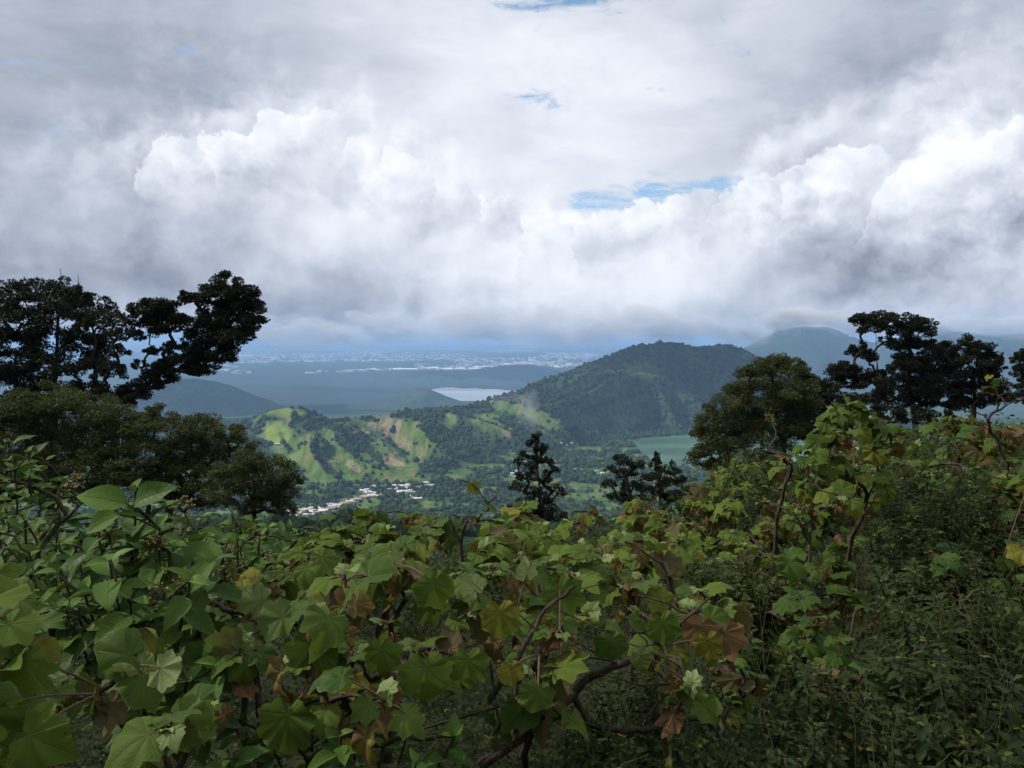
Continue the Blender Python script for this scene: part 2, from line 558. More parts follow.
def new_mat(name):
    mt = bpy.data.materials.new(name)
    mt.use_nodes = True
    mt.node_tree.nodes.clear()
    b = NB(mt.node_tree)
    out = b.node('ShaderNodeOutputMaterial')
    return mt, b, out


def principled(b, out, color, rough=0.7, spec=0.3, normal=None, **kw):
    p = b.node('ShaderNodeBsdfPrincipled')
    b.put(p.inputs['Base Color'], color)
    b.put(p.inputs['Roughness'], rough)
    b.put(p.inputs['Specular IOR Level'], spec)
    for k, v in kw.items():
        b.put(p.inputs[k], v)
    if normal is not None:
        b.put(p.inputs['Normal'], normal)
    b.l.new(p.outputs[0], out.inputs['Surface'])
    return p


def bump(b, h, strength=0.5, dist=1.0):
    n = b.node('ShaderNodeBump')
    b.put(n.inputs['Height'], h)
    n.inputs['Strength'].default_value = strength
    n.inputs['Distance'].default_value = dist
    return n.outputs[0]


# ------------------------------------------------------------------ terrain sheet: a fan that widens to the horizon
Uf = np.linspace(-0.80, 0.80, 760)
Uc = 0.80 + np.geomspace(0.01, 1.9, 26)
Us = np.concatenate([-Uc[::-1], Uf, Uc])
Ys = np.concatenate([np.geomspace(110, 1400, 70, endpoint=False), np.linspace(1400, 1950, 60, endpoint=False), np.linspace(1950, 3750, 330, endpoint=False),
                     np.geomspace(3750, 11800, 190, endpoint=False), np.geomspace(11800, 300000, 70)])
UU, YY = np.meshgrid(Us, Ys)
XX = UU * YY
HH = terrain_h(XX, YY)
VERT = np.stack([XX, YY, HH], -1).reshape(-1, 3)
nu, ny = len(Us), len(Ys)
ii = (np.arange(ny - 1)[:, None] * nu + np.arange(nu - 1)[None, :]).ravel()
FACE = np.stack([ii, ii + 1, ii + nu + 1, ii + nu], -1)

# land cover (what grows or lies where): grass, bare soil
GX, GY = project(XX, YY, HH)
wpx = 9 * fbm(XX / 60.0, YY / 60.0, 3, 201)
wpy = 6 * fbm(XX / 60.0, YY / 60.0, 3, 205)


def patch(items, px=None, py=None, wx=None, wy=None):
    px = GX if px is None else px
    py = GY if py is None else py
    m = np.zeros(px.shape)
    for cx, cyy, sx, sy, rot, amp in items:
        a = math.radians(rot)
        ux, uy = px + (wpx if wx is None else wx) - cx, py + (wpy if wy is None else wy) - cyy
        qx = (ux * math.cos(a) + uy * math.sin(a)) / sx
        qy = (-ux * math.sin(a) + uy * math.cos(a)) / sy
        m = np.maximum(m, amp * (1 - sstep(qx * qx + qy * qy, 0.55, 1.15)))
    return m


onrim = ((YY > 1900) & (YY < 3750)).astype(float)
GRASS_P = [(277, 433, 15, 14, 0, 1), (290, 413, 22, 6, 5, .8), (300, 450, 30, 26, 20, .85), (335, 466, 36, 24, 15, .9), (390, 462, 34, 22, 10, .8), (365, 445, 26, 16, 20, .6),
           (410, 440, 18, 26, -35, .8), (450, 424, 10, 14, -30, .9), (498, 425, 7, 20, -52, .8), (480, 418, 6, 8, -30, .7), (350, 424, 24, 5, 3, .5), (325, 484, 26, 8, 0, .5),
           (640, 370, 30, 9, 5, .55), (606, 392, 26, 10, -20, .35), (590, 418, 40, 8, -10, .3), (625, 415, 20, 16, 30, .35), (660, 398, 26, 12, 20, .25), (460, 470, 16, 6, 0, .5), (520, 478, 30, 4, 0, .6),
           (430, 500, 30, 6, 0, .6), (470, 490, 30, 6, 0, .6), (380, 517, 40, 5, 0, .6), (520, 500, 30, 8, 0, .6), (590, 487, 30, 5, 0, .6), (480, 510, 40, 6, 0, .6)]
BARE_P = [(385, 425, 20, 14, 10, .8), (392, 452, 14, 6, 25, .6), (362, 434, 9, 7, 35, .8), (398, 438, 8, 14, -40, .7), (352, 468, 13, 5, 30, 1.0), (382, 462, 8, 6, 50, .95), (396, 463, 11, 4, 25, .95),
          (415, 452, 7, 14, -40, .6), (314, 441, 12, 5, 30, .5), (507, 432, 4, 9, -40, .55), (545, 432, 9, 4, 15, .55), (640, 371, 22, 6, 0, .25), (640, 402, 8, 4, 0, .35), (308, 478, 2.5, 12, 25, .5), (566, 476, 14, 2, 0, .3)]
DARK_P = [(350, 445, 9, 12, -25, 1), (338, 432, 8, 9, -30, 1), (455, 440, 12, 22, -40, 1), (470, 430, 8, 18, -45, 1), (425, 420, 16, 7, 10, .9), (300, 470, 10, 5, 0, .7), (305, 425, 8, 12, 0, .6), (262, 470, 14, 22, 0, .9)]
grass = patch(GRASS_P) * onrim
bare = patch(BARE_P) * onrim
dark = patch(DARK_P) * onrim
vf = ((YY > 1450) & (YY < 2700) & (HH < -368)).astype(float)
grass = np.maximum(grass, vf * sstep(fbm(XX / 85.0, YY / 85.0, 3, 211), 0.02, 0.22) * 0.75)
# gullies: trees keep to the flanks that fall to the right, grass to the open left flanks
slope_x = np.gradient(HH, axis=1) / np.maximum(np.gradient(XX, axis=1), 1e-6)
spur = onrim * sstep(GX, 240, 270) * (1 - sstep(GX, 540, 600)) * sstep(HH, -372, -355)
dark = np.maximum(dark, spur * sstep(-slope_x, 0.16, 0.42) * 0.95)
grass = np.maximum(grass, spur * sstep(slope_x, 0.18, 0.42) * sstep(fbm(XX / 130.0, YY / 130.0, 2, 221), -0.10, 0.15) * 0.8)
grass = grass * (1 - dark)
grass = np.where(YY > 4600, 0.35 * sstep(fbm(XX / 500.0, YY / 700.0, 4, 215), 0.0, 0.35) * (HH < -330), grass)
bare = np.where(YY > 4600, 0.25 * sstep(fbm(XX / 420.0, YY / 900.0, 4, 217), 0.15, 0.4) * (HH < -330), bare)
bare = np.maximum(bare, patch([(418, 393, 14, 4, 0, .6), (400, 397, 10, 3, 0, .5), (232, 368, 7, 3, 0, 1)]) * ((YY > 5500) & (YY < 12000)))
bare = bare * (1 - dark)
past = patch([(277, 434, 15, 13, 0, 1), (288, 411, 20, 4, 4, .7), (450, 424, 6, 10, -30, .5)]) * onrim

mt, b, out = new_mat('hill_cover')
geo = b.node('ShaderNodeNewGeometry').outputs['Position']
nbig = b.noise(geo, 0.012, 5, 0.6)
nmid = b.noise(geo, 0.05, 5, 0.65)
nfine = b.noise(geo, 0.22, 4, 0.7)
forest = b.mix(b.ss(nmid, 0.3, 0.7), (0.016, 0.034, 0.014), (0.040, 0.066, 0.022))
forest = b.mix(b.ss(nbig, 0.5, 0.72), forest, (0.055, 0.085, 0.028))
gr = b.mix(b.ss(nmid, 0.32, 0.68), (0.048, 0.105, 0.015), (0.090, 0.150, 0.026))
gr = b.mix(b.ss(nbig, 0.45, 0.7), gr, (0.130, 0.150, 0.040))
streak = b.noise(b.v('MULTIPLY', geo, (1.0, 0.22, 0.22)), 0.045, 5, 0.6, 0.6)
gr = b.mix(b.m('MULTIPLY', b.ss(b.m('MULTIPLY_ADD', b.attr('bare'), 0.14, streak), 0.50, 0.64), 0.8), gr, (0.165, 0.145, 0.055))
gr = b.mix(b.ss(streak, 0.50, 0.34), gr, (0.035, 0.075, 0.014))
gr = b.mix(b.attr('pasture'), gr, (0.145, 0.200, 0.036))
soil = b.mix(b.ss(nfine, 0.3, 0.7), (0.13, 0.095, 0.050), (0.33, 0.26, 0.18))
gm = b.m('MULTIPLY', b.attr('grass'), b.ss(b.m('ADD', nmid, b.m('MULTIPLY', b.attr('grass'), 0.35)), 0.5, 0.72))
c = b.mix(b.m('MAXIMUM', gm, b.attr('pasture')), forest, gr)
bm_ = b.m('MULTIPLY', b.attr('bare'), b.ss(b.m('ADD', b.m('MULTIPLY', b.m('ADD', nfine, streak), 0.5), b.m('MULTIPLY', b.attr('bare'), 0.22)), 0.58, 0.76))
c = b.mix(bm_, c, soil)
c = b.mix(b.ss(b.sep(geo)[1], 4400.0, 7000.0, 0.0, 0.72), c, (0.020, 0.034, 0.032))  # far land darkened and blued by distance, haze put into its colour
hgt = b.m('ADD', b.m('MULTIPLY', nmid, 7.0), b.m('MULTIPLY', nfine, 2.2))
principled(b, out, c, 0.95, 0.05, bump(b, hgt, 0.6, 1.0))
HILL_MAT = mt
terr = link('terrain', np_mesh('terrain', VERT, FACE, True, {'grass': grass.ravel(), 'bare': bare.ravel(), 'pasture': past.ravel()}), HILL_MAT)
tag(terr, 'forested hills, green valley and far blue plain below the viewpoint', kind='structure')


def water(name, poly, z, color, rough, mat_name, scale):
    mt, b, out = new_mat(mat_name)
    geo = b.node('ShaderNodeNewGeometry').outputs['Position']
    st = b.v('MULTIPLY', geo, (0.35, 1.0, 1.0))
    c = b.mix(b.ss(b.noise(st, scale, 4, 0.55), 0.35, 0.65), color[0], color[1])
    principled(b, out, c, rough, 0.5, bump(b, b.noise(geo, scale * 12, 3, 0.6), 0.25, 1.0))
    bmx = bmesh.new()
    bmx.faces.new([bmx.verts.new((x, y, z)) for x, y in poly])
    me = bpy.data.meshes.new(name)
    bmx.to_mesh(me)
    bmx.free()
    o = link(name, me, mt)
    return o


lag = water('lagoon', [(x * 1.0, y) for x, y in LAGOON], LAGOON_Z, ((0.042, 0.092, 0.056), (0.09, 0.165, 0.105)), 0.22, 'lagoon_water', 0.006)
tag(lag, 'still grey green lagoon at the foot of the wooded hill', kind='structure')
lk = water('lake', LAKE, LAKE_Z, ((0.17, 0.21, 0.23), (0.27, 0.31, 0.33)), 0.30, 'lake_water', 0.002)
tag(lk, 'pale lake shining far below between the hills', kind='structure')

# ------------------------------------------------------------------ ground around the camera
gx = np.concatenate([np.linspace(-330, -30, 30, endpoint=False), np.linspace(-30, 30, 121), np.linspace(30, 330, 31)[1:]])
gy = np.concatenate([np.linspace(-80, -4, 20, endpoint=False), np.linspace(-4, 40, 90, endpoint=False), np.linspace(40, 111, 30)])
GX_, GY_ = np.meshgrid(gx, gy)
GZ_ = ground_h(GX_, GY_)
n1_, n2_ = len(gx), len(gy)
jj = (np.arange(n2_ - 1)[:, None] * n1_ + np.arange(n1_ - 1)[None, :]).ravel()
mt, b, out = new_mat('soil_and_litter')
geo = b.node('ShaderNodeNewGeometry').outputs['Position']
c = b.mix(b.ss(b.noise(geo, 3.0, 6, 0.65), 0.35, 0.65), (0.018, 0.026, 0.010), (0.042, 0.046, 0.018))
principled(b, out, c, 0.95, 0.1, bump(b, b.noise(geo, 14.0, 6, 0.7), 0.8, 0.05))
GROUND_MAT = mt
grd = link('ground', np_mesh('ground', np.stack([GX_, GY_, GZ_], -1).reshape(-1, 3), np.stack([jj, jj + 1, jj + n1_ + 1, jj + n1_], -1)), GROUND_MAT)
tag(grd, 'dark soil slope under the shrubs', kind='structure')

# ------------------------------------------------------------------ haze
hz_x, hz_y0, hz_y1, hz_z0, hz_z1 = 820000.0, -120.0, 301000.0, -660.0, 150.0
bmx = bmesh.new()
bmesh.ops.create_cube(bmx, size=1.0)
for vtx in bmx.verts:
    vtx.co = Vector((vtx.co.x * 2 * hz_x, hz_y0 + (vtx.co.y + 0.5) * (hz_y1 - hz_y0), hz_z0 + (vtx.co.z + 0.5) * (hz_z1 - hz_z0)))
me = bpy.data.meshes.new('haze')
bmx.to_mesh(me)
bmx.free()
mt = bpy.data.materials.new('valley_haze')
mt.use_nodes = True
mt.node_tree.nodes.clear()
hb = NB(mt.node_tree)
hv = hb.node('ShaderNodeVolumePrincipled')
hv.inputs['Color'].default_value = (0.36, 0.61, 1.0, 1)
hv.inputs['Density'].default_value = 0.000066
hv.inputs['Anisotropy'].default_value = 0.0
ho = hb.node('ShaderNodeOutputMaterial')
hb.l.new(hv.outputs[0], ho.inputs['Volume'])
haze = link('haze', me, mt)
tag(haze, kind='stuff')
# ------------------------------------------------------------------ clouds overhead (above the frame): they shade the viewpoint and parts of the hills
mt, b, out = new_mat('cloud_vapour')
principled(b, out, (0.86, 0.87, 0.90), 1.0, 0.0)
CLOUD_MAT = mt


def cloud(target, H, rx, ry, n, seed, mat=None):
    """a flat-based heap of vapour whose shadow falls round target"""
    r = np.random.default_rng(seed)
    k = H / SUN.z
    c = Vector(target) + SUN * k
    bmx = bmesh.new()
    for i in range(n):
        a, q = r.uniform(0, 2 * math.pi), math.sqrt(r.uniform(0, 1))
        s = (0.26 + 0.30 * r.uniform()) * (1.15 - 0.55 * q)
        mtx = Matrix.Translation((c.x + rx * q * math.cos(a), c.y + ry * q * math.sin(a), c.z + 0.10 * min(rx, ry) * r.normal())) @ Matrix.Diagonal((s * rx, s * ry, s * 0.55 * min(rx, ry), 1))
        ret = bmesh.ops.create_icosphere(bmx, subdivisions=3, radius=1.0, matrix=mtx)
    co = np.array([v.co[:] for v in bmx.verts])
    m_ = min(rx, ry)
    d = fbm(co[:, 0] / (0.30 * m_) + co[:, 2] / (0.35 * m_), co[:, 1] / (0.30 * m_) - co[:, 2] / (0.4 * m_), 4, seed)
    e = fbm(co[:, 1] / (0.25 * m_) + 7, co[:, 2] / (0.25 * m_) + co[:, 0] / (0.5 * m_), 4, seed + 9)
    co[:, 0] += d * 0.30 * rx
    co[:, 1] += e * 0.30 * ry
    co[:, 2] = np.maximum(co[:, 2] + (d + e) * 0.2 * m_, c.z - 0.16 * m_ + 0.03 * m_ * d)
    for v, q in zip(bmx.verts, co):
        v.co = q
    for f in bmx.faces:
        f.smooth = True
    me = bpy.data.meshes.new('cloud')
    bmx.to_mesh(me)
    bmx.free()
    o = link('cloud', me, mat or CLOUD_MAT)
    tag(o, kind='stuff')


# the one over the viewpoint is thin enough for a little sun to come through
THIN = bpy.data.materials.new('thin_cloud_vapour')
THIN.use_nodes = True
THIN.node_tree.nodes.clear()
tb = NB(THIN.node_tree)
tv = tb.node('ShaderNodeVolumePrincipled')
tv.inputs['Color'].default_value = (0.97, 0.975, 0.98, 1)
tv.inputs['Density'].default_value = 0.0016
to = tb.node('ShaderNodeOutputMaterial')
tb.l.new(tv.outputs[0], to.inputs['Volume'])


def thin_cloud(target, H, rx, ry, rz, seed):
    c = Vector(target) + SUN * (H / SUN.z)
    bmx = bmesh.new()
    bmesh.ops.create_icosphere(bmx, subdivisions=4, radius=1.0)
    co = np.array([v.co[:] for v in bmx.verts])
    d = fbm(co[:, 0] * 2.1 + co[:, 2] + seed, co[:, 1] * 2.1 - co[:, 2], 4, seed)
    co = co * (1 + 0.30 * d)[:, None] * np.array([rx, ry, rz]) + np.array(c[:])
    for v, k in zip(bmx.verts, co):
        v.co = k
    me = bpy.data.meshes.new('cloud')
    bmx.to_mesh(me)
    bmx.free()
    tag(link('cloud', me, THIN), kind='stuff')


thin_cloud((20, 150, -10), 1300, 520, 480, 230, 1)
cloud((1000, 3350, -150), 2700, 420, 330, 14, 2)
cloud((640, 3560, -80), 2700, 520, 170, 12, 12)
cloud((-2050, 5400, -450), 4700, 900, 700, 16, 3)
cloud((900, 10200, -560), 9500, 2000, 420, 18, 4)

# ------------------------------------------------------------------ forest of the hills and the valley: one mass
r = np.random.default_rng(77)


def sample_cover(n, y0, y1, u0=-0.74, u1=0.74):
    Y = np.sqrt(r.uniform(y0 * y0, y1 * y1, n))
    U = r.uniform(u0, u1, n)
    iu = np.clip(np.searchsorted(Us, U), 0, nu - 1)
    iy = np.clip(np.searchsorted(Ys, Y), 0, ny - 1)
    return U * Y, Y, grass[iy, iu], bare[iy, iu], past[iy, iu]


def forest_points(n, y0, y1, smin, smax, open_keep, u0=-0.74, u1=0.74):
    x, y, g, ba, pa = sample_cover(n, y0, y1, u0, u1)
    z = terrain_h(x, y)
    den = fbm(x / 45.0, y / 45.0, 3, 301)
    p = np.where((g > 0.25) | (ba > 0.2), open_keep * (0.3 + 2.2 * sstep(den, 0.05, 0.35)), 0.9)
    p = np.where(pa > 0.2, 0.004, p)
    ok = (r.uniform(size=n) < p) & ~((y > 1900) & (y < 3300) & (z < LAGOON_Z + 0.4))
    x, y, z = x[ok], y[ok], z[ok]
    s = (smin + (smax - smin) * r.beta(1.6, 3.0, len(x))) * np.clip(1 + 0.9 * fbm(x / 30.0, y / 30.0, 2, 303), 0.6, 1.6)
    return x, y, z, s


sets = [forest_points(52000, 1900, 3760, 3.4, 8.6, 0.06), forest_points(9000, 1380, 1950, 3.0, 7.5, 0.35), forest_points(5000, 420, 1400, 2.6, 7.0, 0.6, -0.45, 0.35)]
fx, fy, fz, fs = [np.concatenate(q) for q in zip(*sets)]


def leaf_mass_material(name, c1, c2, c3, sc):
    mt, b, out = new_mat(name)
    geo = b.node('ShaderNodeNewGeometry').outputs['Position']
    rnd = b.node('ShaderNodeObjectInfo').outputs['Random']
    n = b.noise(geo, sc, 4, 0.7)
    c = b.mix(rnd, c1, c2)
    c = b.mix(b.ss(n, 0.50, 0.72), c, c3)
    principled(b, out, c, 0.9, 0.1, bump(b, b.noise(geo, sc * 2.5, 4, 0.75), 0.9, 2.5))
    return mt


FOREST_MAT = leaf_mass_material('forest_leaves', (0.010, 0.024, 0.007), (0.036, 0.062, 0.014), (0.075, 0.110, 0.026), 0.16)


def scatter_nodes(name, mat, sub, lump, lump_scale, flat):
    """every point carries one lumpy crown"""
    ng = bpy.data.node_groups.new(name, 'GeometryNodeTree')
    ng.interface.new_socket('Geometry', in_out='INPUT', socket_type='NodeSocketGeometry')
    ng.interface.new_socket('Geometry', in_out='OUTPUT', socket_type='NodeSocketGeometry')
    N, L = ng.nodes, ng.links
    gi, go = N.new('NodeGroupInput'), N.new('NodeGroupOutput')
    ico = N.new('GeometryNodeMeshIcoSphere')
    ico.inputs['Radius'].default_value = 1.0
    ico.inputs['Subdivisions'].default_value = sub
    pos = N.new('GeometryNodeInputPosition')
    nz = N.new('ShaderNodeTexNoise')
    nz.inputs['Scale'].default_value = lump_scale
    nz.inputs['Detail'].default_value = 2.0
    sub_ = N.new('ShaderNodeVectorMath'); sub_.operation = 'SUBTRACT'; sub_.inputs[1].default_value = (0.5, 0.5, 0.5)
    scl = N.new('ShaderNodeVectorMath'); scl.operation = 'SCALE'; scl.inputs[3].default_value = lump
    sp = N.new('GeometryNodeSetPosition')
    sm = N.new('GeometryNodeSetMaterial'); sm.inputs['Material'].default_value = mat
    iop = N.new('GeometryNodeInstanceOnPoints')
    at = N.new('GeometryNodeInputNamedAttribute'); at.data_type = 'FLOAT_VECTOR'; at.inputs['Name'].default_value = 'size'
    rot = N.new('FunctionNodeRandomValue'); rot.data_type = 'FLOAT_VECTOR'
    rot.inputs[0].default_value = (-0.3, -0.3, 0); rot.inputs[1].default_value = (0.3, 0.3, 6.28)
    L.new(pos.outputs[0], nz.inputs['Vector']); L.new(nz.outputs['Color'], sub_.inputs[0]); L.new(sub_.outputs[0], scl.inputs[0])
    L.new(ico.outputs['Mesh'], sp.inputs['Geometry']); L.new(scl.outputs[0], sp.inputs['Offset'])
    L.new(sp.outputs[0], sm.inputs['Geometry']); L.new(sm.outputs[0], iop.inputs['Instance'])
    L.new(gi.outputs[0], iop.inputs['Points']); L.new(rot.outputs[0], iop.inputs['Rotation']); L.new(at.outputs[0], iop.inputs['Scale'])
    L.new(iop.outputs[0], go.inputs[0])
    return ng


pm = bpy.data.meshes.new('forest')
pm.vertices.add(len(fx))
pm.vertices.foreach_set('co', np.stack([fx, fy, fz + fs * 0.45], -1).astype(np.float32).ravel())
at = pm.attributes.new('size', 'FLOAT_VECTOR', 'POINT')
at.data.foreach_set('vector', np.stack([fs, fs * r.uniform(0.8, 1.2, len(fs)), fs * r.uniform(0.8, 1.5, len(fs))], -1).astype(np.float32).ravel())
fo = link('forest', pm, FOREST_MAT)
md = fo.modifiers.new('crowns', 'NODES')
md.node_group = scatter_nodes('crown_scatter', FOREST_MAT, 3, 0.9, 1.5, 0.8)
tag(fo, kind='stuff')

# ------------------------------------------------------------------ village houses
def plain_mat(name, col, rough=0.8, noise_scale=None, col2=None):
    mt, b, out = new_mat(name)
    if noise_scale:
        tc = b.node('ShaderNodeTexCoord').outputs['Object']
        c = b.mix(b.ss(b.noise(tc, noise_scale, 4, 0.6), 0.35, 0.65), col, col2)
    else:
        c = col
    principled(b, out, c, rough, 0.25)
    return mt


WALLS = [plain_mat('house_wall_white', (0.62, 0.60, 0.56), 0.85, 0.6, (0.50, 0.47, 0.43)), plain_mat('house_wall_block', (0.34, 0.32, 0.30), 0.9, 0.6, (0.26, 0.25, 0.24)),
         plain_mat('house_wall_cream', (0.56, 0.47, 0.35), 0.85, 0.6, (0.45, 0.37, 0.28))]
ROOFS = {'white': plain_mat('roof_white_sheet', (0.58, 0.57, 0.56), 0.6, 0.5, (0.45, 0.44, 0.44)), 'grey': plain_mat('roof_zinc_sheet', (0.30, 0.31, 0.33), 0.6, 0.5, (0.22, 0.23, 0.24)),
         'rusty': plain_mat('roof_rusty_sheet', (0.30, 0.17, 0.11), 0.8, 0.5, (0.22, 0.13, 0.09))}


def house_meshes(wd, dp, ht, rise):
    w2, d2 = wd / 2, dp / 2
    wv = [(-w2, -d2, -2.5), (w2, -d2, -2.5), (w2, d2, -2.5), (-w2, d2, -2.5), (-w2, -d2, ht), (w2, -d2, ht), (w2, d2, ht), (-w2, d2, ht), (-w2, 0, ht + rise), (w2, 0, ht + rise)]
    wf = [(0, 1, 5, 4), (2, 3, 7, 6), (1, 2, 6, 9, 5), (3, 0, 4, 8, 7)]
    wm = bpy.data.meshes.new('wall')
    wm.from_pydata(wv, [], wf)
    o_ = 0.6
    e = ht - rise * o_ / d2
    a = 0.12
    rv = [(-w2 - o_, -d2 - o_, e + a), (w2 + o_, -d2 - o_, e + a), (w2 + o_, 0, ht + rise + a), (-w2 - o_, 0, ht + rise + a), (w2 + o_, d2 + o_, e + a), (-w2 - o_, d2 + o_, e + a)]
    rv += [(x, y, z + 0.14) for x, y, z in rv]
    rf = [(6, 7, 8, 9), (9, 8, 10, 11), (0, 3, 2, 1), (3, 5, 4, 2), (0, 1, 7, 6), (4, 5, 11, 10), (1, 2, 8, 7), (2, 4, 10, 8), (3, 0, 6, 9), (5, 3, 9, 11)]
    rm = bpy.data.meshes.new('roof')
    rm.from_pydata(rv, [], rf)
    om = bpy.data.meshes.new('door')
    y = -d2 - 0.04
    q = []
    fcs = []
    for cx, ww, z0, z1 in ((0, 1.0, 0.0, 2.1),):
        q += [(cx - ww / 2, y, z0), (cx + ww / 2, y, z0), (cx + ww / 2, y, z1), (cx - ww / 2, y, z1), (cx - ww / 2, y + .06, z0), (cx + ww / 2, y + .06, z0), (cx + ww / 2, y + .06, z1), (cx - ww / 2, y + .06, z1)]
        fcs += [(0, 1, 2, 3), (1, 5, 6, 2), (5, 4, 7, 6), (4, 0, 3, 7), (3, 2, 6, 7)]
    om.from_pydata(q, [], fcs)
    return wm, rm, om


DOOR_MAT = plain_mat('painted_door', (0.08, 0.06, 0.05), 0.7)
HOUSE_LABEL = {'white': 'small house with a white sheet roof in the valley village', 'grey': 'small house with a dull grey sheet roof in the valley village',
               'rusty': 'small house with a rusty brown roof in the valley village'}
protos = {}
for kind in ROOFS:
    for j, (wd, dp, ht, rise) in enumerate(((10, 8, 2.9, 1.3), (14, 9, 3.1, 1.4), (19, 10, 3.4, 1.5))):
        wm, rm, om = house_meshes(wd, dp, ht, rise)
        wm.materials.append(WALLS[(j + len(protos)) % 3])
        rm.materials.append(ROOFS[kind])
        om.materials.append(DOOR_MAT)
        protos[(kind, j)] = (wm, rm, om)


def place_house(px, py, kind, j, rz, label=None, group=None, scale=1.0):
    x, y, z = hit_ground(px, py)
    root = empty('village_house', (x, y, z + 0.3))
    root.rotation_euler = (0, 0, rz)
    root.scale = (scale, scale, scale)
    tag(root, label or HOUSE_LABEL[kind], 'house', group or ('%s roofed houses of the valley village' % kind))
    for nm, me in zip(('wall', 'roof', 'door'), protos[(kind, j)]):
        o = bpy.data.objects.new(nm, me)
        COL.objects.link(o)
        o.parent = root
    return root


hr = random.Random(5)
spots = []
for (x0, y0, x1, y1, wob, n) in ((284, 517, 318, 512, 3.8, 38), (316, 511, 342, 506, 2.8, 28), (340, 507, 372, 496, 1.8, 16), (362, 494, 398, 489, 5.5, 46), (396, 491, 412, 494, 4.5, 22), (408, 490, 432, 486, 5.0, 24), (386, 502, 400, 503, 1.0, 3), (412, 497, 420, 499, 1.8, 5), (336, 489, 344, 489, 0.3, 2)):
    for i in range(n):
        t = hr.random()
        spots.append((x0 + (x1 - x0) * t + hr.uniform(-1.5, 1.5), y0 + (y1 - y0) * t + hr.uniform(-wob, wob)))
for q in spots:
    kind = hr.choices(['white', 'grey', 'rusty'], [0.50, 0.30, 0.20])[0]
    place_house(q[0], q[1], kind, hr.choices([0, 1, 2], [0.4, 0.4, 0.2])[0], hr.uniform(-0.5, 0.5))
# loose houses towards the lagoon and on the spur
for q in ((506, 474), (512, 475), (517, 472), (521, 475), (509, 477), (515, 478), (560, 445.5), (566, 446.5), (572, 446), (549, 460), (553, 461), (596, 472.5), (602, 474.5), (577, 470), (582, 471), (619, 470.5)):
    place_house(q[0], q[1], hr.choice(['white', 'grey']), hr.choice([0, 1, 2]), hr.uniform(-0.5, 0.5), 'small pale house among the valley trees near the lagoon', 'scattered houses near the lagoon')
place_house(277, 445.5, 'white', 1, 0.2, 'lone white house below the bright pasture on the green spur', 'houses on the green spur')
# keep the crowns off the houses: nothing grows inside a house footprint

# ------------------------------------------------------------------ city on the far plain
cr = np.random.default_rng(9)
n = 17000
cy_ = cr.uniform(10600, 30000, n) ** 1.0
cu = cr.uniform(-0.50, 0.62, n)
cx_ = cu * cy_
dens = fbm(cx_ / 1500.0, cy_ / 2600.0, 4, 401) + 0.18 * np.exp(-((cu + 0.22) / 0.16) ** 2) - 0.10 * (cu > 0.1)
ok = (dens > 0.06) & (cr.uniform(size=n) < 0.8)
cx_, cy_ = cx_[ok], cy_[ok]
cz_ = terrain_h(cx_, cy_)
wd, dp, ht = cr.gamma(2.0, 22, len(cx_)) + 14, cr.gamma(2.0, 26, len(cx_)) + 20, cr.gamma(2.0, 4.5, len(cx_)) + 5
base = np.array([(-1, -1, 0), (1, -1, 0), (1, 1, 0), (-1, 1, 0), (-1, -1, 1), (1, -1, 1), (1, 1, 1), (-1, 1, 1)], float)
V = np.stack([cx_, cy_, cz_], -1)[:, None, :] + base[None] * np.stack([wd / 2, dp / 2, ht], -1)[:, None, :]
bf = np.array([(0, 1, 5, 4), (1, 2, 6, 5), (2, 3, 7, 6), (3, 0, 4, 7), (4, 5, 6, 7)])
Fc = (np.arange(len(cx_)) * 8)[:, None, None] + bf[None]
tone = np.repeat(cr.beta(1.4, 1.2, len(cx_)), 8)
mt, b, out = new_mat('pale_city_blocks')
principled(b, out, b.mix(b.attr('tone'), (0.30, 0.29, 0.28), (0.85, 0.84, 0.82)), 0.7, 0.2)
city = link('distant_city', np_mesh('distant_city', V.reshape(-1, 3), Fc.reshape(-1, 4), False, {'tone': tone}), mt)
tag(city, kind='stuff')

SHED_WALL, SHED_ROOF = plain_mat('shed_wall', (0.8, 0.8, 0.8), 0.7), plain_mat('shed_roof', (0.85, 0.85, 0.86), 0.5)
for px, py, wpx_, lab in ((405, 370.3, 24, 'long white industrial shed on the far plain, the broadest of them'), (468, 369.8, 26, 'white industrial shed on the plain edge above the pale lake'),
                          (448, 370.2, 9, 'short white shed on the plain just beside the long one'), (433, 368.8, 10, 'small white shed set behind the long sheds on the plain'),
                          (247, 356.2, 15, 'white shed on the plain beside the dark leaning tree'), (275, 358.6, 9, 'little pale shed between the leaning tree and the city')):
    x, y, z = hit_ground(px, py, 5000, 40000)
    W = wpx_ * y / F
    wm, rm, om = house_meshes(W, 70, 20, 8)
    root = empty('warehouse', (x, y, z))
    tag(root, lab, 'warehouse', 'white sheds on the far plain')
    link('wall', wm, SHED_WALL, root)
    link('roof', rm, SHED_ROOF, root)

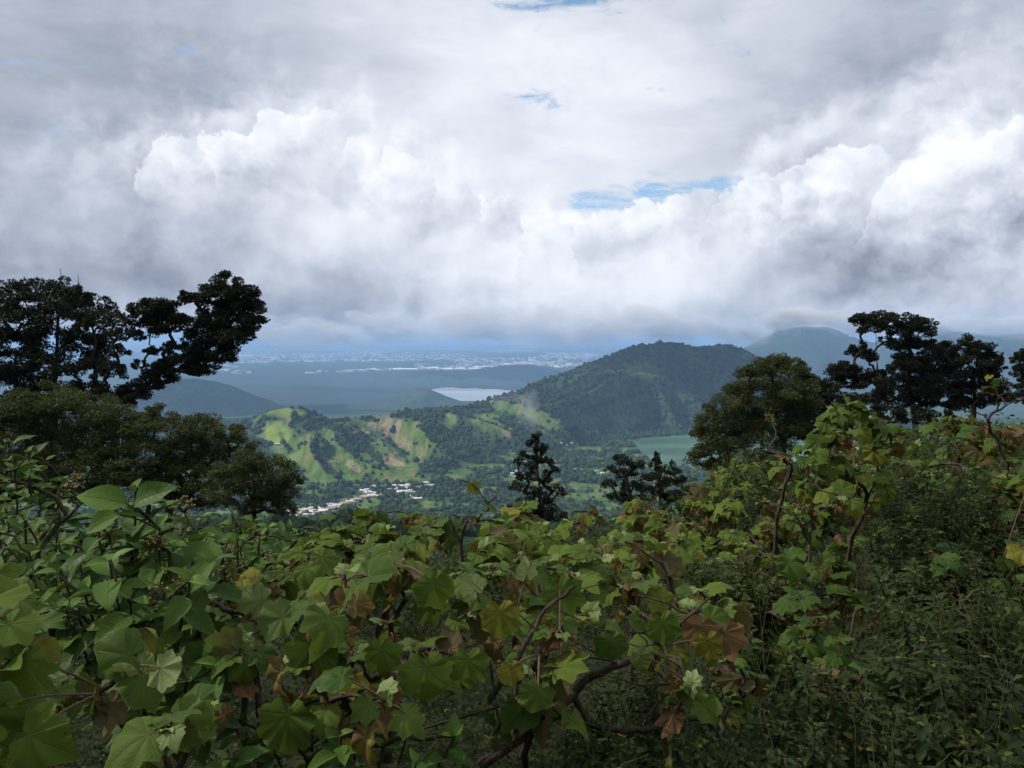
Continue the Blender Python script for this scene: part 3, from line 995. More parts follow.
# ------------------------------------------------------------------ wisps of mist over the ridge and the plain
def mist(centre, rx, ry, rz, dens, lean, seed, amp=1.25):
    q = np.random.default_rng(seed)
    bmx = bmesh.new()
    bmesh.ops.create_icosphere(bmx, subdivisions=4, radius=1.0)
    co = np.array([v.co[:] for v in bmx.verts])
    d = fbm(co[:, 0] * 1.7 + co[:, 1] + seed, co[:, 2] * 1.5 - co[:, 1], 4, seed)
    co = co * (1 + amp * d)[:, None] * np.array([rx, ry, rz])
    co[:, 0] += lean * co[:, 2]
    for v, k in zip(bmx.verts, co):
        v.co = k + np.array(centre[:])
    me = bpy.data.meshes.new('mist')
    bmx.to_mesh(me)
    bmx.free()
    mt = bpy.data.materials.new('mist_vapour')
    mt.use_nodes = True
    mt.node_tree.nodes.clear()
    q_ = NB(mt.node_tree)
    hv = q_.node('ShaderNodeVolumePrincipled')
    hv.inputs['Color'].default_value = (0.93, 0.95, 0.98, 1)
    hv.inputs['Density'].default_value = dens
    ho = q_.node('ShaderNodeOutputMaterial')
    q_.l.new(hv.outputs[0], ho.inputs['Volume'])
    tag(link('mist', me, mt), kind='stuff')


mist(P(527, 420, 2700), 45, 60, 85, 0.0016, 0.25, 1)
mist(P(512, 405, 2900), 70, 60, 40, 0.0011, 0.0, 2)
# low shreds of cloud that hang under the cloud base before the far plain
for i, (px, py, Y, rw, rh, dn) in enumerate(((232, 326, 8600, 34, 12, .0009), (292, 328, 8200, 40, 13, .0008), (338, 331, 8000, 26, 11, .0011), (372, 326, 8600, 34, 15, .0010), (405, 331, 8400, 22, 9, .0012), (452, 325, 8800, 40, 14, .0008), (498, 329, 8600, 30, 12, .0010),
                                             (540, 327, 8300, 30, 15, .0010), (574, 333, 8000, 20, 11, .0013), (600, 328, 7800, 26, 13, .0012), (640, 325, 7600, 34, 14, .0010), (684, 330, 7500, 30, 11, .0012), (716, 326, 7400, 26, 13, .0012), (742, 333, 7300, 20, 11, .0014), (766, 326, 7300, 20, 11, .0016),
                                             (788, 320, 7300, 24, 10, .0018), (815, 315, 7300, 34, 11, .0018), (846, 320, 7300, 22, 11, .0018), (868, 327, 7300, 22, 10, .0012), (918, 323, 7200, 30, 10, .0014), (965, 321, 7200, 36, 11, .0014), (1012, 325, 7200, 36, 10, .0014))):
    mist(P(px, py + 2.0, Y), rw * Y / F, rw * Y / F * 0.6, rh * Y / F, dn * 2.4, 0.0, 20 + i)
# ------------------------------------------------------------------ growth tools: leaves, stems, skeletons
def leaf_lobed(seed, fine=True, dry=False, lobes=(1.0, 0.90, 0.76, 0.50), sinus=(0.76, 0.67, 0.49)):
    """palmate leaf, stalk at the origin, tip towards +y, upper face +z; unit radius"""
    q = np.random.default_rng(seed)
    ang, rad = [], []
    deep = q.uniform(0.86, 1.10)
    for k in range(-3, 4):
        a = abs(k)
        tip = lobes[a] * q.uniform(0.90, 1.08)
        off = q.uniform(-4, 4) if a < 3 else 0
        th = 46.0 * k
        if k > -3:
            sn = sinus[min(abs(k), abs(k - 1))] * deep * q.uniform(0.93, 1.05)
            ang.append(th - 23 + q.uniform(-3, 3)); rad.append(sn)
            if fine:
                ang.append(th - 13 + off); rad.append((sn * 0.62 + tip * 0.38) * q.uniform(0.97, 1.06))
                ang.append(th - 6 + off); rad.append((sn * 0.25 + tip * 0.75) * q.uniform(0.95, 1.02))
        ang.append(th + off); rad.append(tip)
        if fine and k < 3:
            sn = sinus[min(abs(k), abs(k + 1))] * deep
            ang.append(th + 6 + off); rad.append((sn * 0.25 + tip * 0.75) * q.uniform(0.95, 1.02))
            ang.append(th + 13 + off); rad.append((sn * 0.62 + tip * 0.38) * q.uniform(0.97, 1.06))
    ang = np.radians([-176, -158] + ang + [158, 176])
    rad = np.array([0.16, 0.40] + rad + [0.40, 0.16])
    rings = (0.28, 0.55, 0.80, 0.93, 1.0) if fine else (0.55, 1.0)
    vs, lx = [(0, 0, 0)], [(0, 0, 0)]
    curl, fold, wave, quilt = q.uniform(0.0, 0.40), q.uniform(-0.22, 0.38), q.uniform(0.03, 0.11), q.uniform(0.05, 0.10)
    if dry:
        curl, fold, wave = q.uniform(0.6, 1.1), q.uniform(0.5, 1.1), q.uniform(0.12, 0.22)
    ph, ph2 = q.uniform(0, 6.28, 2)
    tw = q.uniform(-0.35, 0.35)
    nod = q.uniform(-0.05, 0.35)
    for f in rings:
        for t, r_ in zip(ang, rad):
            rr = r_ * f
            x, y = rr * math.sin(t), rr * math.cos(t)
            z = quilt * rr * (1 - math.cos(7.83 * t)) * 0.6 - curl * rr ** 2.4 + fold * abs(x) * (1 - 0.35 * rr) + wave * f ** 2 * (math.sin(5 * t + ph) + 0.6 * math.sin(11 * t + ph2)) * 0.7 + tw * x * y * 0.6
            z -= nod * max(0.0, y) ** 2
            k = 1.0 - (0.35 if dry else 0.10) * rr * abs(fold)
            vs.append((x * k, y, z))
            lx.append((x, y, f))
    n = len(ang)
    fs = [(0, 1 + i + 1, 1 + i) for i in range(n - 1)]
    for k in range(len(rings) - 1):
        o0, o1 = 1 + k * n, 1 + (k + 1) * n
        for i in range(n - 1):
            fs.append((o0 + i, o0 + i + 1, o1 + i + 1))
            fs.append((o0 + i, o1 + i + 1, o1 + i))
    return np.array(vs, float), np.array(fs), np.array(lx, float)


def leaf_ovate(seed, width=0.26, nseg=6, curl=0.35):
    """simple pointed leaf of unit length with a folded midrib"""
    q = np.random.default_rng(seed)
    t = np.linspace(0, 1, nseg + 1)
    wdt = width * np.sin(np.pi * np.clip(t, 0.001, 1) ** 0.80) ** 0.85
    wdt[0], wdt[-1] = 0.012, 0.006
    cu, fo = curl * q.uniform(0.5, 1.4), q.uniform(0.15, 0.5)
    wv, ph = q.uniform(0.0, 0.05), q.uniform(0, 6)
    vs, lx = [], []
    cols = (-1.0, -0.5, 0.0, 0.5, 1.0) if nseg > 4 else (-1.0, 0.0, 1.0)
    for a, b_ in zip(t, wdt):
        for s in cols:
            x = s * b_
            z = -cu * a * a + fo * abs(x) + wv * abs(s) * math.sin(9 * a + ph + s)
            vs.append((x, a, z))
            lx.append((x, a, abs(s)))
    k = len(cols)
    fs = []
    for i in range(nseg):
        for j in range(k - 1):
            a = i * k + j
            fs += [(a, a + 1, a + k + 1), (a, a + k + 1, a + k)]
    return np.array(vs, float), np.array(fs), np.array(lx, float)


def leaf_card():
    """tiny bent leaf for crowns seen from far: four vertices"""
    v = np.array([(0, -0.5, 0), (0.27, 0.02, 0.06), (0, 0.5, -0.08), (-0.27, -0.02, 0.06)], float)
    return v, np.array([(0, 1, 2), (0, 2, 3)]), v * np.array([1, 1, 0])


LOBED = [leaf_lobed(100 + i) for i in range(16)]
LOBED_DRY = [leaf_lobed(150 + i, True, True) for i in range(6)]
LOBED_FAR = [leaf_lobed(200 + i, False) for i in range(6)]
OVATE = [leaf_ovate(300 + i) for i in range(8)]
OVATE_BROAD = [leaf_ovate(320 + i, 0.29, 6, 0.45) for i in range(6)]
OVATE_SMALL = [leaf_ovate(340 + i, 0.24, 3) for i in range(5)]
CARD = [leaf_card()]


TINT = [0.0, 1.0]


class Leaves:
    """collects leaves of one part and merges them into one mesh"""

    def __init__(self, shapes):
        self.shapes = shapes
        self.items = []          # (pos, ydir, zdir, size, age, tint)

    def add(self, pos, ydir, zdir, size, age=0.0, tint=None):
        self.items.append((*pos, *ydir, *zdir, size, age, rng.uniform(*TINT) if tint is None else tint))

    def add_many(self, arr):
        self.items.extend(map(tuple, arr))

    def build(self, name, mat, parent, smooth=True):
        if not self.items:
            return None
        A = np.array(self.items, float)
        o = parent.location if parent is not None else Vector((0, 0, 0))
        A[:, :3] -= np.array(o[:])
        yv = A[:, 3:6] / np.maximum(np.linalg.norm(A[:, 3:6], axis=1, keepdims=True), 1e-9)
        zv = A[:, 6:9]
        zv = zv - (zv * yv).sum(1, keepdims=True) * yv
        zv = zv / np.maximum(np.linalg.norm(zv, axis=1, keepdims=True), 1e-9)
        xv = np.cross(yv, zv)
        pick = rng.integers(0, len(self.shapes), len(A))
        Vs, Fs, ag, ti, lu = [], [], [], [], []
        off = 0
        for s, (v, f, l) in enumerate(self.shapes):
            m = pick == s
            if not m.any():
                continue
            n = int(m.sum())
            sz = A[m, 9][:, None, None]
            w_ = A[m, None, :3] + sz * (v[None, :, 0:1] * xv[m][:, None] + v[None, :, 1:2] * yv[m][:, None] + v[None, :, 2:3] * zv[m][:, None])
            Vs.append(w_.reshape(-1, 3))
            Fs.append((f[None] + (np.arange(n) * len(v))[:, None, None] + off).reshape(-1, 3))
            ag.append(np.repeat(A[m, 10], len(v)))
            ti.append(np.repeat(A[m, 11], len(v)))
            lu.append(np.tile(l, (n, 1)))
            off += n * len(v)
        me = np_mesh(name, np.concatenate(Vs), np.concatenate(Fs), smooth, {'age': np.concatenate(ag), 'tint': np.concatenate(ti), 'blade': np.concatenate(lu)})
        return link(name, me, mat, parent)


class Tubes:
    """collects stems of one part"""

    def __init__(self, sides=5):
        self.v, self.f, self.n, self.s, self.tn = [], [], 0, sides, []

    def add(self, pts, rad, tone=0.0):
        pts = np.asarray(pts, float)
        rad = np.broadcast_to(np.asarray(rad, float), (len(pts),))
        if len(pts) < 2:
            return
        d = np.gradient(pts, axis=0)
        d /= np.maximum(np.linalg.norm(d, axis=1, keepdims=True), 1e-9)
        ref = np.array([0.31, 0.95, 0.05]) if abs(d[0][2]) > 0.5 else np.array([0.05, 0.1, 1.0])
        u = np.cross(d, ref)
        u /= np.maximum(np.linalg.norm(u, axis=1, keepdims=True), 1e-9)
        w_ = np.cross(d, u)
        a = np.linspace(0, 2 * np.pi, self.s, endpoint=False)
        ring = pts[:, None] + rad[:, None, None] * (np.cos(a)[None, :, None] * u[:, None] + np.sin(a)[None, :, None] * w_[:, None])
        k, s = len(pts), self.s
        self.v.append(ring.reshape(-1, 3))
        i = np.arange(k - 1)[:, None] * s
        j = np.arange(s)[None, :]
        jn = (j + 1) % s
        q = np.stack([i + j, i + jn, i + s + jn, i + s + j], -1).reshape(-1, 4) + self.n
        self.f.append(q)
        self.n += k * s
        self.tn.append(np.full(k * s, tone))

    def build(self, name, mat, parent):
        if not self.v:
            return None
        V = np.concatenate(self.v)
        if parent is not None:
            V = V - np.array(parent.location[:])
        return link(name, np_mesh(name, V, np.concatenate(self.f), True, {'tone': np.concatenate(self.tn)}), mat, parent)


def curve_pts(a, b, n, sag=0.0, wob=0.0, d0=None):
    """curved path from a to b; d0 pulls the start in a direction"""
    a, b = np.asarray(a, float), np.asarray(b, float)
    t = np.linspace(0, 1, n)[:, None]
    L = np.linalg.norm(b - a)
    mid = (a + b) / 2 if d0 is None else a + np.asarray(d0, float) * L * 0.5
    p = (1 - t) ** 2 * a + 2 * t * (1 - t) * mid + t ** 2 * b
    p[:, 2] -= sag * L * (4 * t * (1 - t))[:, 0]
    if wob:
        k = rng.normal(0, wob * L, (n, 3)) * (np.sin(np.pi * t))
        p += k
    return p


def skeleton(trunk, tips, r_tip, tube, wob=0.05, up=0.25, power=2.3, step=6, r_base=None, back=0.35):
    """grow limbs from the trunk polyline to every tip, thickness by what a limb carries"""
    nodes = [np.asarray(p, float) for p in trunk]
    par = [-1] + list(range(len(trunk) - 1))
    load = [0.0] * len(nodes)
    paths = [(list(range(len(trunk))))]
    base = nodes[0]
    order = sorted(range(len(tips)), key=lambda i: np.linalg.norm(np.asarray(tips[i]) - base))
    for i in order:
        tip = np.asarray(tips[i], float)
        arr = np.array(nodes)
        dv = tip - arr
        dist = np.linalg.norm(dv, axis=1)
        # prefer joining lower on the limb, so that limbs fork upward
        cost = dist + np.where(dv[:, 2] < dist * back, (dist * back - dv[:, 2]) * 1.3, 0)
        cost[0] += 0.5 * dist[0]
        j = int(np.argmin(cost))
        pj = par[j] if par[j] >= 0 else j
        dpar = nodes[j] - nodes[pj]
        ln = np.linalg.norm(dpar)
        d0 = (dpar / ln if ln > 1e-6 else np.array([0, 0, 1.0])) * 0.6 + (tip - nodes[j]) / max(dist[j], 1e-6) * 0.6 + np.array([0, 0, up])
        p = curve_pts(nodes[j], tip, step, 0.0, wob, d0 / np.linalg.norm(d0))
        ids = [j]
        for k in range(1, step):
            nodes.append(p[k])
            par.append(ids[-1])
            load.append(0.0)
            ids.append(len(nodes) - 1)
        paths.append(ids)
        k = ids[-1]
        while k >= 0:
            load[k] += r_tip ** power
            k = par[k]
    R = [max(r_tip * 0.8, l ** (1 / power)) for l in load]
    if r_base:
        s = r_base / max(R[0], 1e-9)
        R = [r_tip + (q - r_tip) * s if q > r_tip else q for q in R]
    for ids in paths:
        pts = [nodes[k] for k in ids]
        rad = [R[k] for k in ids]
        if len(ids) > 1 and ids is not paths[0]:
            rad[0] = min(rad[0], rad[1] * 1.35)
        tube.add(pts, rad)
    return nodes, R


# ------------------------------------------------------------------ plant materials
def leaf_material(name, green_a, green_b, young, yellow, brown, under, veins=7.83, vein_col=(0.16, 0.20, 0.08), rim_col=(0.22, 0.24, 0.10), trans=0.25, rough=0.55, spec=0.35):
    """two-faced leaf: upper face by age, paler or browner lower face"""
    mt, b, out = new_mat(name)
    age, tint = b.attr('age'), b.attr('tint')
    bl = b.attr('blade', 'Vector')
    bx, by, bz = b.sep(bl)
    r_ = b.m('SQRT', b.m('ADD', b.m('MULTIPLY', bx, bx), b.m('MULTIPLY', by, by)))
    nz = b.noise(b.v('ADD', b.v('MULTIPLY', bl, (1, 1, 0)), b.v('SCALE', b.xyz(tint, tint, tint), 37.0)), 3.5, 4, 0.6)
    if veins:
        an = b.m('ARCTAN2', bx, by)
        stepa = 2 * math.pi / veins
        pp = b.m('PINGPONG', an, stepa / 2)
        dist = b.m('MULTIPLY', r_, pp)
        main = b.m('MULTIPLY', b.m('SUBTRACT', 1.0, b.ss(dist, 0.006, 0.022)), b.ss(r_, 1.0, 0.5))
        sec = b.m('PINGPONG', b.m('ADD', r_, b.m('MULTIPLY', pp, -0.55)), 0.055)
        sec = b.m('MULTIPLY', b.m('SUBTRACT', 1.0, b.ss(sec, 0.003, 0.014)), 0.45)
    else:
        ax = b.m('ABSOLUTE', bx)
        main = b.m('SUBTRACT', 1.0, b.ss(ax, 0.004, 0.016))
        sec = b.m('PINGPONG', b.m('ADD', by, b.m('MULTIPLY', ax, -0.8)), 0.06)
        sec = b.m('MULTIPLY', b.m('SUBTRACT', 1.0, b.ss(sec, 0.003, 0.014)), 0.4)
    vein = b.m('MAXIMUM', main, sec)
    rim = b.ss(bz, 0.90, 1.0, 0.0, 0.30)
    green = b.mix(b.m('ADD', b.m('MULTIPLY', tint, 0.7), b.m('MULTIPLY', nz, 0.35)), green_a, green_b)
    ag = b.m('ADD', age, b.m('MULTIPLY', b.m('SUBTRACT', nz, 0.5), b.m('MULTIPLY', b.ss(age, 0.02, 0.4), 0.9)))
    c = b.mix(b.ss(ag, 0.0, -0.8), green, young)
    c = b.mix(b.ss(ag, 0.2, 0.55), c, yellow)
    c = b.mix(b.ss(ag, 0.62, 0.95), c, brown)
    c = b.mix(b.m('MULTIPLY', vein, 0.55), c, vein_col)
    c = b.mix(b.m('MULTIPLY', rim, b.ss(age, 0.5, 0.1)), c, rim_col)
    spots = b.ss(b.noise(b.v('ADD', bl, b.v('SCALE', b.xyz(tint, tint, tint), 91.0)), 11.0, 3, 0.6), 0.70, 0.74)
    c = b.mix(b.m('MULTIPLY', spots, 0.35), c, brown)
    uc = b.mix(b.ss(ag, 0.3, 0.9), b.mix(tint, under, (under[0] * 0.75, under[1] * 0.8, under[2] * 0.8)), brown)
    uc = b.mix(b.ss(ag, 0.0, -0.8), uc, young)
    uc = b.mix(b.m('MULTIPLY', vein, 0.35), uc, (0.24, 0.19, 0.12))
    back = b.node('ShaderNodeNewGeometry').outputs['Backfacing']
    col = b.mix(back, c, uc)
    hb_ = b.m('ADD', b.m('MULTIPLY', vein, -0.5), b.m('MULTIPLY', nz, 0.5))
    nrm = bump(b, hb_, 0.45, 0.01)
    p = b.node('ShaderNodeBsdfPrincipled')
    b.put(p.inputs['Base Color'], col)
    b.put(p.inputs['Roughness'], b.lin(tint, 0, 1, rough - 0.1, rough + 0.15))
    b.put(p.inputs['Specular IOR Level'], b.m('MULTIPLY', b.m('SUBTRACT', 1.0, b.m('MULTIPLY', back, 0.8)), spec))
    b.put(p.inputs['Normal'], nrm)
    tr = b.node('ShaderNodeBsdfTranslucent')
    b.put(tr.inputs['Color'], b.mix(0.5, c, (0.13, 0.17, 0.02)))
    mx = b.node('ShaderNodeMixShader')
    b.put(mx.inputs[0], trans)
    b.l.new(p.outputs[0], mx.inputs[1])
    b.l.new(tr.outputs[0], mx.inputs[2])
    # holes eaten by insects
    hole = b.ss(b.noise(b.v('ADD', bl, b.v('SCALE', b.xyz(tint, tint, tint), 53.0)), 7.0, 3, 0.55), 0.715, 0.72)
    tp = b.node('ShaderNodeBsdfTransparent')
    m2 = b.node('ShaderNodeMixShader')
    b.put(m2.inputs[0], b.m('MULTIPLY', hole, 1.0 if veins else 0.6))
    b.l.new(mx.outputs[0], m2.inputs[1])
    b.l.new(tp.outputs[0], m2.inputs[2])
    b.l.new(m2.outputs[0], out.inputs['Surface'])
    return mt


def bark_material(name, c1, c2, sc=9.0, young=None):
    mt, b, out = new_mat(name)
    geo = b.node('ShaderNodeNewGeometry').outputs['Position']
    st = b.v('MULTIPLY', geo, (1, 1, 0.35))
    n = b.noise(st, sc, 5, 0.65)
    c = b.mix(b.ss(n, 0.35, 0.65), c1, c2)
    if young:
        c = b.mix(b.attr('tone'), c, young)
    principled(b, out, c, 0.9, 0.15, bump(b, n, 0.7, 0.3 / sc))
    return mt


def card_material(name, c1, c2, c3, trans=0.15):
    mt, b, out = new_mat(name)
    tint, age = b.attr('tint'), b.attr('age')
    c = b.mix(tint, c1, c2)
    c = b.mix(b.ss(age, 0.2, 0.8), c, c3)
    p = b.node('ShaderNodeBsdfPrincipled')
    b.put(p.inputs['Base Color'], c)
    p.inputs['Roughness'].default_value = 0.6
    p.inputs['Specular IOR Level'].default_value = 0.2
    tr = b.node('ShaderNodeBsdfTranslucent')
    b.put(tr.inputs['Color'], c)
    mx = b.node('ShaderNodeMixShader')
    mx.inputs[0].default_value = trans
    b.l.new(p.outputs[0], mx.inputs[1])
    b.l.new(tr.outputs[0], mx.inputs[2])
    b.l.new(mx.outputs[0], out.inputs['Surface'])
    return mt


TREE_BARK = bark_material('tree_bark', (0.030, 0.025, 0.020), (0.075, 0.062, 0.050), 3.0)
SHRUB_BARK = bark_material('shrub_bark', (0.040, 0.029, 0.023), (0.095, 0.070, 0.055), 40.0, (0.16, 0.105, 0.068))
TREE_DARK = card_material('dark_tree_leaves', (0.012, 0.018, 0.006), (0.032, 0.036, 0.011), (0.060, 0.056, 0.016))
TREE_OLIVE = card_material('olive_tree_leaves', (0.028, 0.048, 0.010), (0.075, 0.098, 0.022), (0.135, 0.135, 0.034))
LOBED_MAT = leaf_material('lobed_leaf', (0.032, 0.090, 0.012), (0.145, 0.218, 0.028), (0.34, 0.42, 0.16), (0.26, 0.24, 0.030), (0.20, 0.110, 0.052), (0.200, 0.145, 0.080), spec=0.14, trans=0.36)
OVATE_MAT = leaf_material('pointed_leaf', (0.026, 0.078, 0.012), (0.105, 0.185, 0.026), (0.17, 0.30, 0.055), (0.24, 0.23, 0.035), (0.16, 0.09, 0.04), (0.085, 0.135, 0.060), veins=0, vein_col=(0.09, 0.15, 0.04), rim_col=(0.08, 0.13, 0.03), spec=0.18)
SMALL_MAT = leaf_material('small_leaf', (0.013, 0.029, 0.006), (0.044, 0.068, 0.014), (0.12, 0.16, 0.03), (0.17, 0.16, 0.03), (0.12, 0.055, 0.025), (0.05, 0.07, 0.03), veins=0, vein_col=(0.06, 0.09, 0.03), rim_col=(0.05, 0.08, 0.02), spec=0.2)
# ------------------------------------------------------------------ trees of the slope
def crown_leaves(L, centre, rx, ry, rz, leaf, cover, olive):
    """tufts on the upper shell of a clump, each a little cloud of leaves"""
    area = math.pi * rx * rz
    nt = int(max(7, min(30, 8 + 7.0 * rx / (leaf * 6))))
    n_tot = int(cover * area / (leaf * leaf * 0.27))
    per = max(6, n_tot // nt)
    tips = []
    for _ in range(nt):
        a, z = rng.uniform(0, 2 * np.pi), rng.uniform(-0.55, 1.0)
        q = math.sqrt(max(0, 1 - z * z))
        rr = rng.uniform(0.62, 1.0)
        c = np.array([centre[0] + rx * q * rr * math.cos(a), centre[1] + ry * q * rr * math.sin(a), centre[2] + rz * z * rr])
        tips.append(c)
        tr = rng.uniform(0.28, 0.44)
        p = rng.normal(0, 1, (per, 3))
        p /= np.linalg.norm(p, axis=1, keepdims=True)
        p *= rng.uniform(0.25, 1.0, (per, 1)) ** 0.5
        p = c + p * np.array([rx * tr, ry * tr, rz * tr * 0.8 + 0.05])
        yd = rng.normal(0, 1, (per, 3)) + (p - c) / (rx * tr) * 0.8
        zd = rng.normal(0, 0.7, (per, 3)) + np.array([0, 0, 1.0])
        out = np.concatenate([p, yd, zd, leaf * rng.uniform(0.6, 1.25, (per, 1)), np.clip(olive + rng.normal(0, 0.18, (per, 1)) + 0.25 * rng.uniform(-1, 1), 0, 1), rng.uniform(0, 1, (per, 1))], 1)
        L.add_many(out)
    return tips


def tree(label, base, Y, trunk, clumps, mat=None, leaf=0.20, cover=2.4, spread=None, olive=0.25, r_base=None, group='trees on the slope round the viewpoint', bare_tips=(), name='broadleaf_tree', flat=0.62, gain=1.3):
    mat = mat or TREE_DARK
    m_px = Y / F
    b0 = P(base[0], base[1], Y)
    gz = float(ground_h(b0.x, Y)) if Y < 100 else float(terrain_h(np.array([b0.x]), np.array([Y]))[0])
    root = empty(name, (b0.x, Y, gz - 0.1))
    tag(root, label, 'tree', group)
    xs = [c[0] for c in clumps]
    half = 0.5 * (max(xs) - min(xs)) * m_px
    spread = half * 0.55 if spread is None else spread
    tp = [np.array([b0.x, Y, gz - 0.2])]
    for i, (a, c_) in enumerate(trunk):
        tp.append(np.array(P(a, c_, Y + rng.normal(0, 0.012 * Y * 0.3))[:]))
    L = Leaves(CARD)
    T = Tubes(6)
    ends = []
    for c in clumps:
        px, py, rp = c[:3]
        fl = c[3] if len(c) > 3 else flat
        dy = rng.uniform(-1, 1) * spread * (0.4 if rp * m_px > 0.5 * half else 1.0)
        ctr = np.array(P(px, py, Y + dy)[:])
        rad = rp * m_px * gain
        tips = crown_leaves(L, ctr, rad, rad * rng.uniform(0.85, 1.15), rad * fl, leaf, cover * (2.0 if mat is TREE_OLIVE else 2.7), olive)
        ends.append(ctr - np.array([0, 0, rad * fl * 0.3]))
        ends += [tips[k] for k in range(0, len(tips), 3)]
    tw = Tubes(4)
    skeleton(tp, ends, 0.022 * max(1.0, leaf / 0.2), T, 0.05, 0.2, r_base=r_base or max(0.12, half * 0.07))
    for (x0, y0, x1, y1) in bare_tips:
        a, e = P(x0, y0, Y), P(x1, y1, Y)
        T.add(curve_pts(a, e, 5, 0, 0.05), np.linspace(0.06, 0.015, 5))
        m_ = a + (e - a) * 0.55
        T.add(curve_pts(m_, m_ + Vector((0.35, 0.1, 0.28)), 4, 0, 0.05), np.linspace(0.03, 0.01, 4))
    T.build('trunk', TREE_BARK, root)
    L.build('crown', mat, root)
    return root


# left: tall dark tree, leaning tree in front of it, bushy trees below
tree('tall dark tree with broken top spikes at the left edge', (48, 470), 62, [(52, 420), (56, 370), (58, 320), (62, 292)],
     [(62, 290, 12, .9), (40, 292, 16), (15, 294, 18), (75, 302, 14), (95, 306, 14), (28, 310, 20), (60, 315, 22), (92, 322, 18), (5, 318, 18), (108, 312, 9), (20, 338, 18), (50, 342, 22), (80, 345, 20),
      (105, 338, 14), (0, 352, 14), (35, 362, 18), (70, 366, 20), (98, 360, 14), (10, 378, 18), (50, 386, 20), (85, 388, 16), (-15, 305, 20), (-20, 335, 24), (-18, 370, 26), (25, 402, 18), (118, 318, 8)],
     gain=1.25, leaf=0.26, cover=2.0, olive=0.15, bare_tips=[(61, 292, 60, 268), (74, 300, 78, 274), (66, 292, 68, 276)], r_base=0.42)
tree('dark tree leaning far out to the right with a tufted head over the blue mountain', (108, 440), 56, [(116, 412), (132, 398), (152, 380), (172, 362), (192, 352), (208, 338), (222, 322), (232, 304)],
     [(228, 289, 13, .75), (243, 296, 11), (214, 293, 9), (250, 307, 10), (236, 308, 14), (254, 321, 8), (222, 313, 13), (243, 328, 13), (228, 334, 14), (195, 300, 9, .55), (187, 296, 5, .6), (204, 300, 6), (210, 326, 11),
      (232, 346, 11, .7), (214, 350, 12), (200, 340, 12), (222, 358, 8), (200, 364, 11), (185, 354, 13), (190, 371, 8), (208, 371, 7), (172, 318, 10), (160, 310, 11), (148, 312, 12), (138, 320, 10), (180, 325, 9), (165, 325, 11),
      (150, 330, 10), (172, 366, 11), (176, 345, 6), (160, 376, 10), (150, 352, 5), (146, 384, 9), (133, 394, 10), (122, 402, 9), (108, 372, 10), (118, 352, 7), (112, 392, 9), (128, 336, 9), (100, 404, 12), (140, 365, 5), (163, 352, 5)],
     gain=1.62, leaf=0.22, cover=2.5, spread=0.9, olive=0.05, r_base=0.34, group='trees on the slope round the viewpoint')
tree('bushy olive tree with a rounded crown under the tall dark tree on the left', (50, 520), 44, [(50, 470), (52, 440), (55, 415)],
     [(45, 402, 24), (80, 408, 24), (20, 410, 22), (110, 418, 20), (-5, 420, 24), (60, 425, 30), (95, 438, 24), (20, 440, 28), (120, 445, 18), (60, 455, 28), (-10, 455, 26), (95, 465, 24), (30, 475, 28), (120, 480, 20), (70, 490, 26), (-5, 495, 24)],
     mat=TREE_OLIVE, leaf=0.13, cover=2.4, olive=0.35, name='bushy_tree')
tree('bushy olive tree below the blue mountain, its crown in the middle of the left group', (170, 540), 42, [(168, 480), (168, 450), (172, 425)],
     [(160, 412, 11), (148, 420, 12), (178, 424, 14), (140, 432, 14), (165, 436, 22), (200, 428, 18), (225, 434, 16), (190, 448, 22), (215, 455, 18), (150, 458, 22), (240, 445, 12), (180, 472, 24), (215, 480, 20), (150, 485, 22), (190, 498, 22), (130, 470, 18), (250, 455, 9)],
     mat=TREE_OLIVE, leaf=0.125, cover=2.4, olive=0.32, name='bushy_tree')
tree('low rounded tree with dense crown beside the village, rightmost of the left group', (255, 545), 38, [(254, 505), (254, 485), (256, 470)],
     [(250, 464, 16), (272, 468, 16), (288, 480, 10), (232, 472, 16), (258, 482, 22), (282, 494, 13), (238, 495, 18), (262, 506, 18), (282, 510, 11), (222, 488, 14), (290, 498, 7)],
     mat=TREE_OLIVE, leaf=0.115, cover=2.4, olive=0.30, name='bushy_tree')
# middle
tree('slim dark tree with a ragged open crown standing alone before the valley', (539, 560), 40, [(538, 525), (540, 490), (536, 460), (537, 446)],
     [(537, 437, 4, 1.2), (533, 446, 6, .9), (541, 450, 6, .9), (527, 455, 7, .6), (546, 461, 6, .6), (535, 464, 9, .7), (519, 463, 5, .6), (552, 470, 6, .5), (527, 476, 8, .6), (542, 480, 8, .6), (518, 487, 7, .5), (535, 492, 9, .6), (555, 489, 7, .5), (561, 494, 4, .5), (524, 503, 9, .6), (546, 506, 10, .6), (514, 511, 7, .6), (536, 517, 12, .7), (556, 515, 8, .6)],
     leaf=0.14, cover=2.0, gain=1.28, spread=0.7, olive=0.1, r_base=0.16, name='slim_tree')
tree('dark spreading tree below the lagoon, left one of a close pair', (634, 560), 44, [(632, 520), (630, 495), (626, 475)],
     [(622, 462, 8, .6), (611, 470, 6, .5), (635, 466, 8, .6), (627, 475, 9, .6), (644, 478, 7, .5), (608, 484, 7, .5), (632, 488, 10, .6), (648, 491, 6, .6), (617, 497, 9, .6), (640, 502, 10, .6)],
     leaf=0.14, cover=2.0, gain=1.3, spread=1.0, olive=0.1, r_base=0.15)
tree('dark narrow-topped tree below the lagoon, right one of a close pair', (662, 560), 46, [(661, 520), (660, 495), (659, 470)],
     [(657, 457, 3, 1.4), (655, 464, 5, .8), (663, 469, 6, .7), (672, 464, 2, 1.6), (673, 473, 6, .7), (656, 478, 8, .6), (668, 484, 9, .6), (681, 480, 5, .6), (655, 493, 8, .6), (673, 497, 10, .6), (688, 492, 6, .6)],
     leaf=0.14, cover=2.0, gain=1.3, spread=0.8, olive=0.12, r_base=0.15)
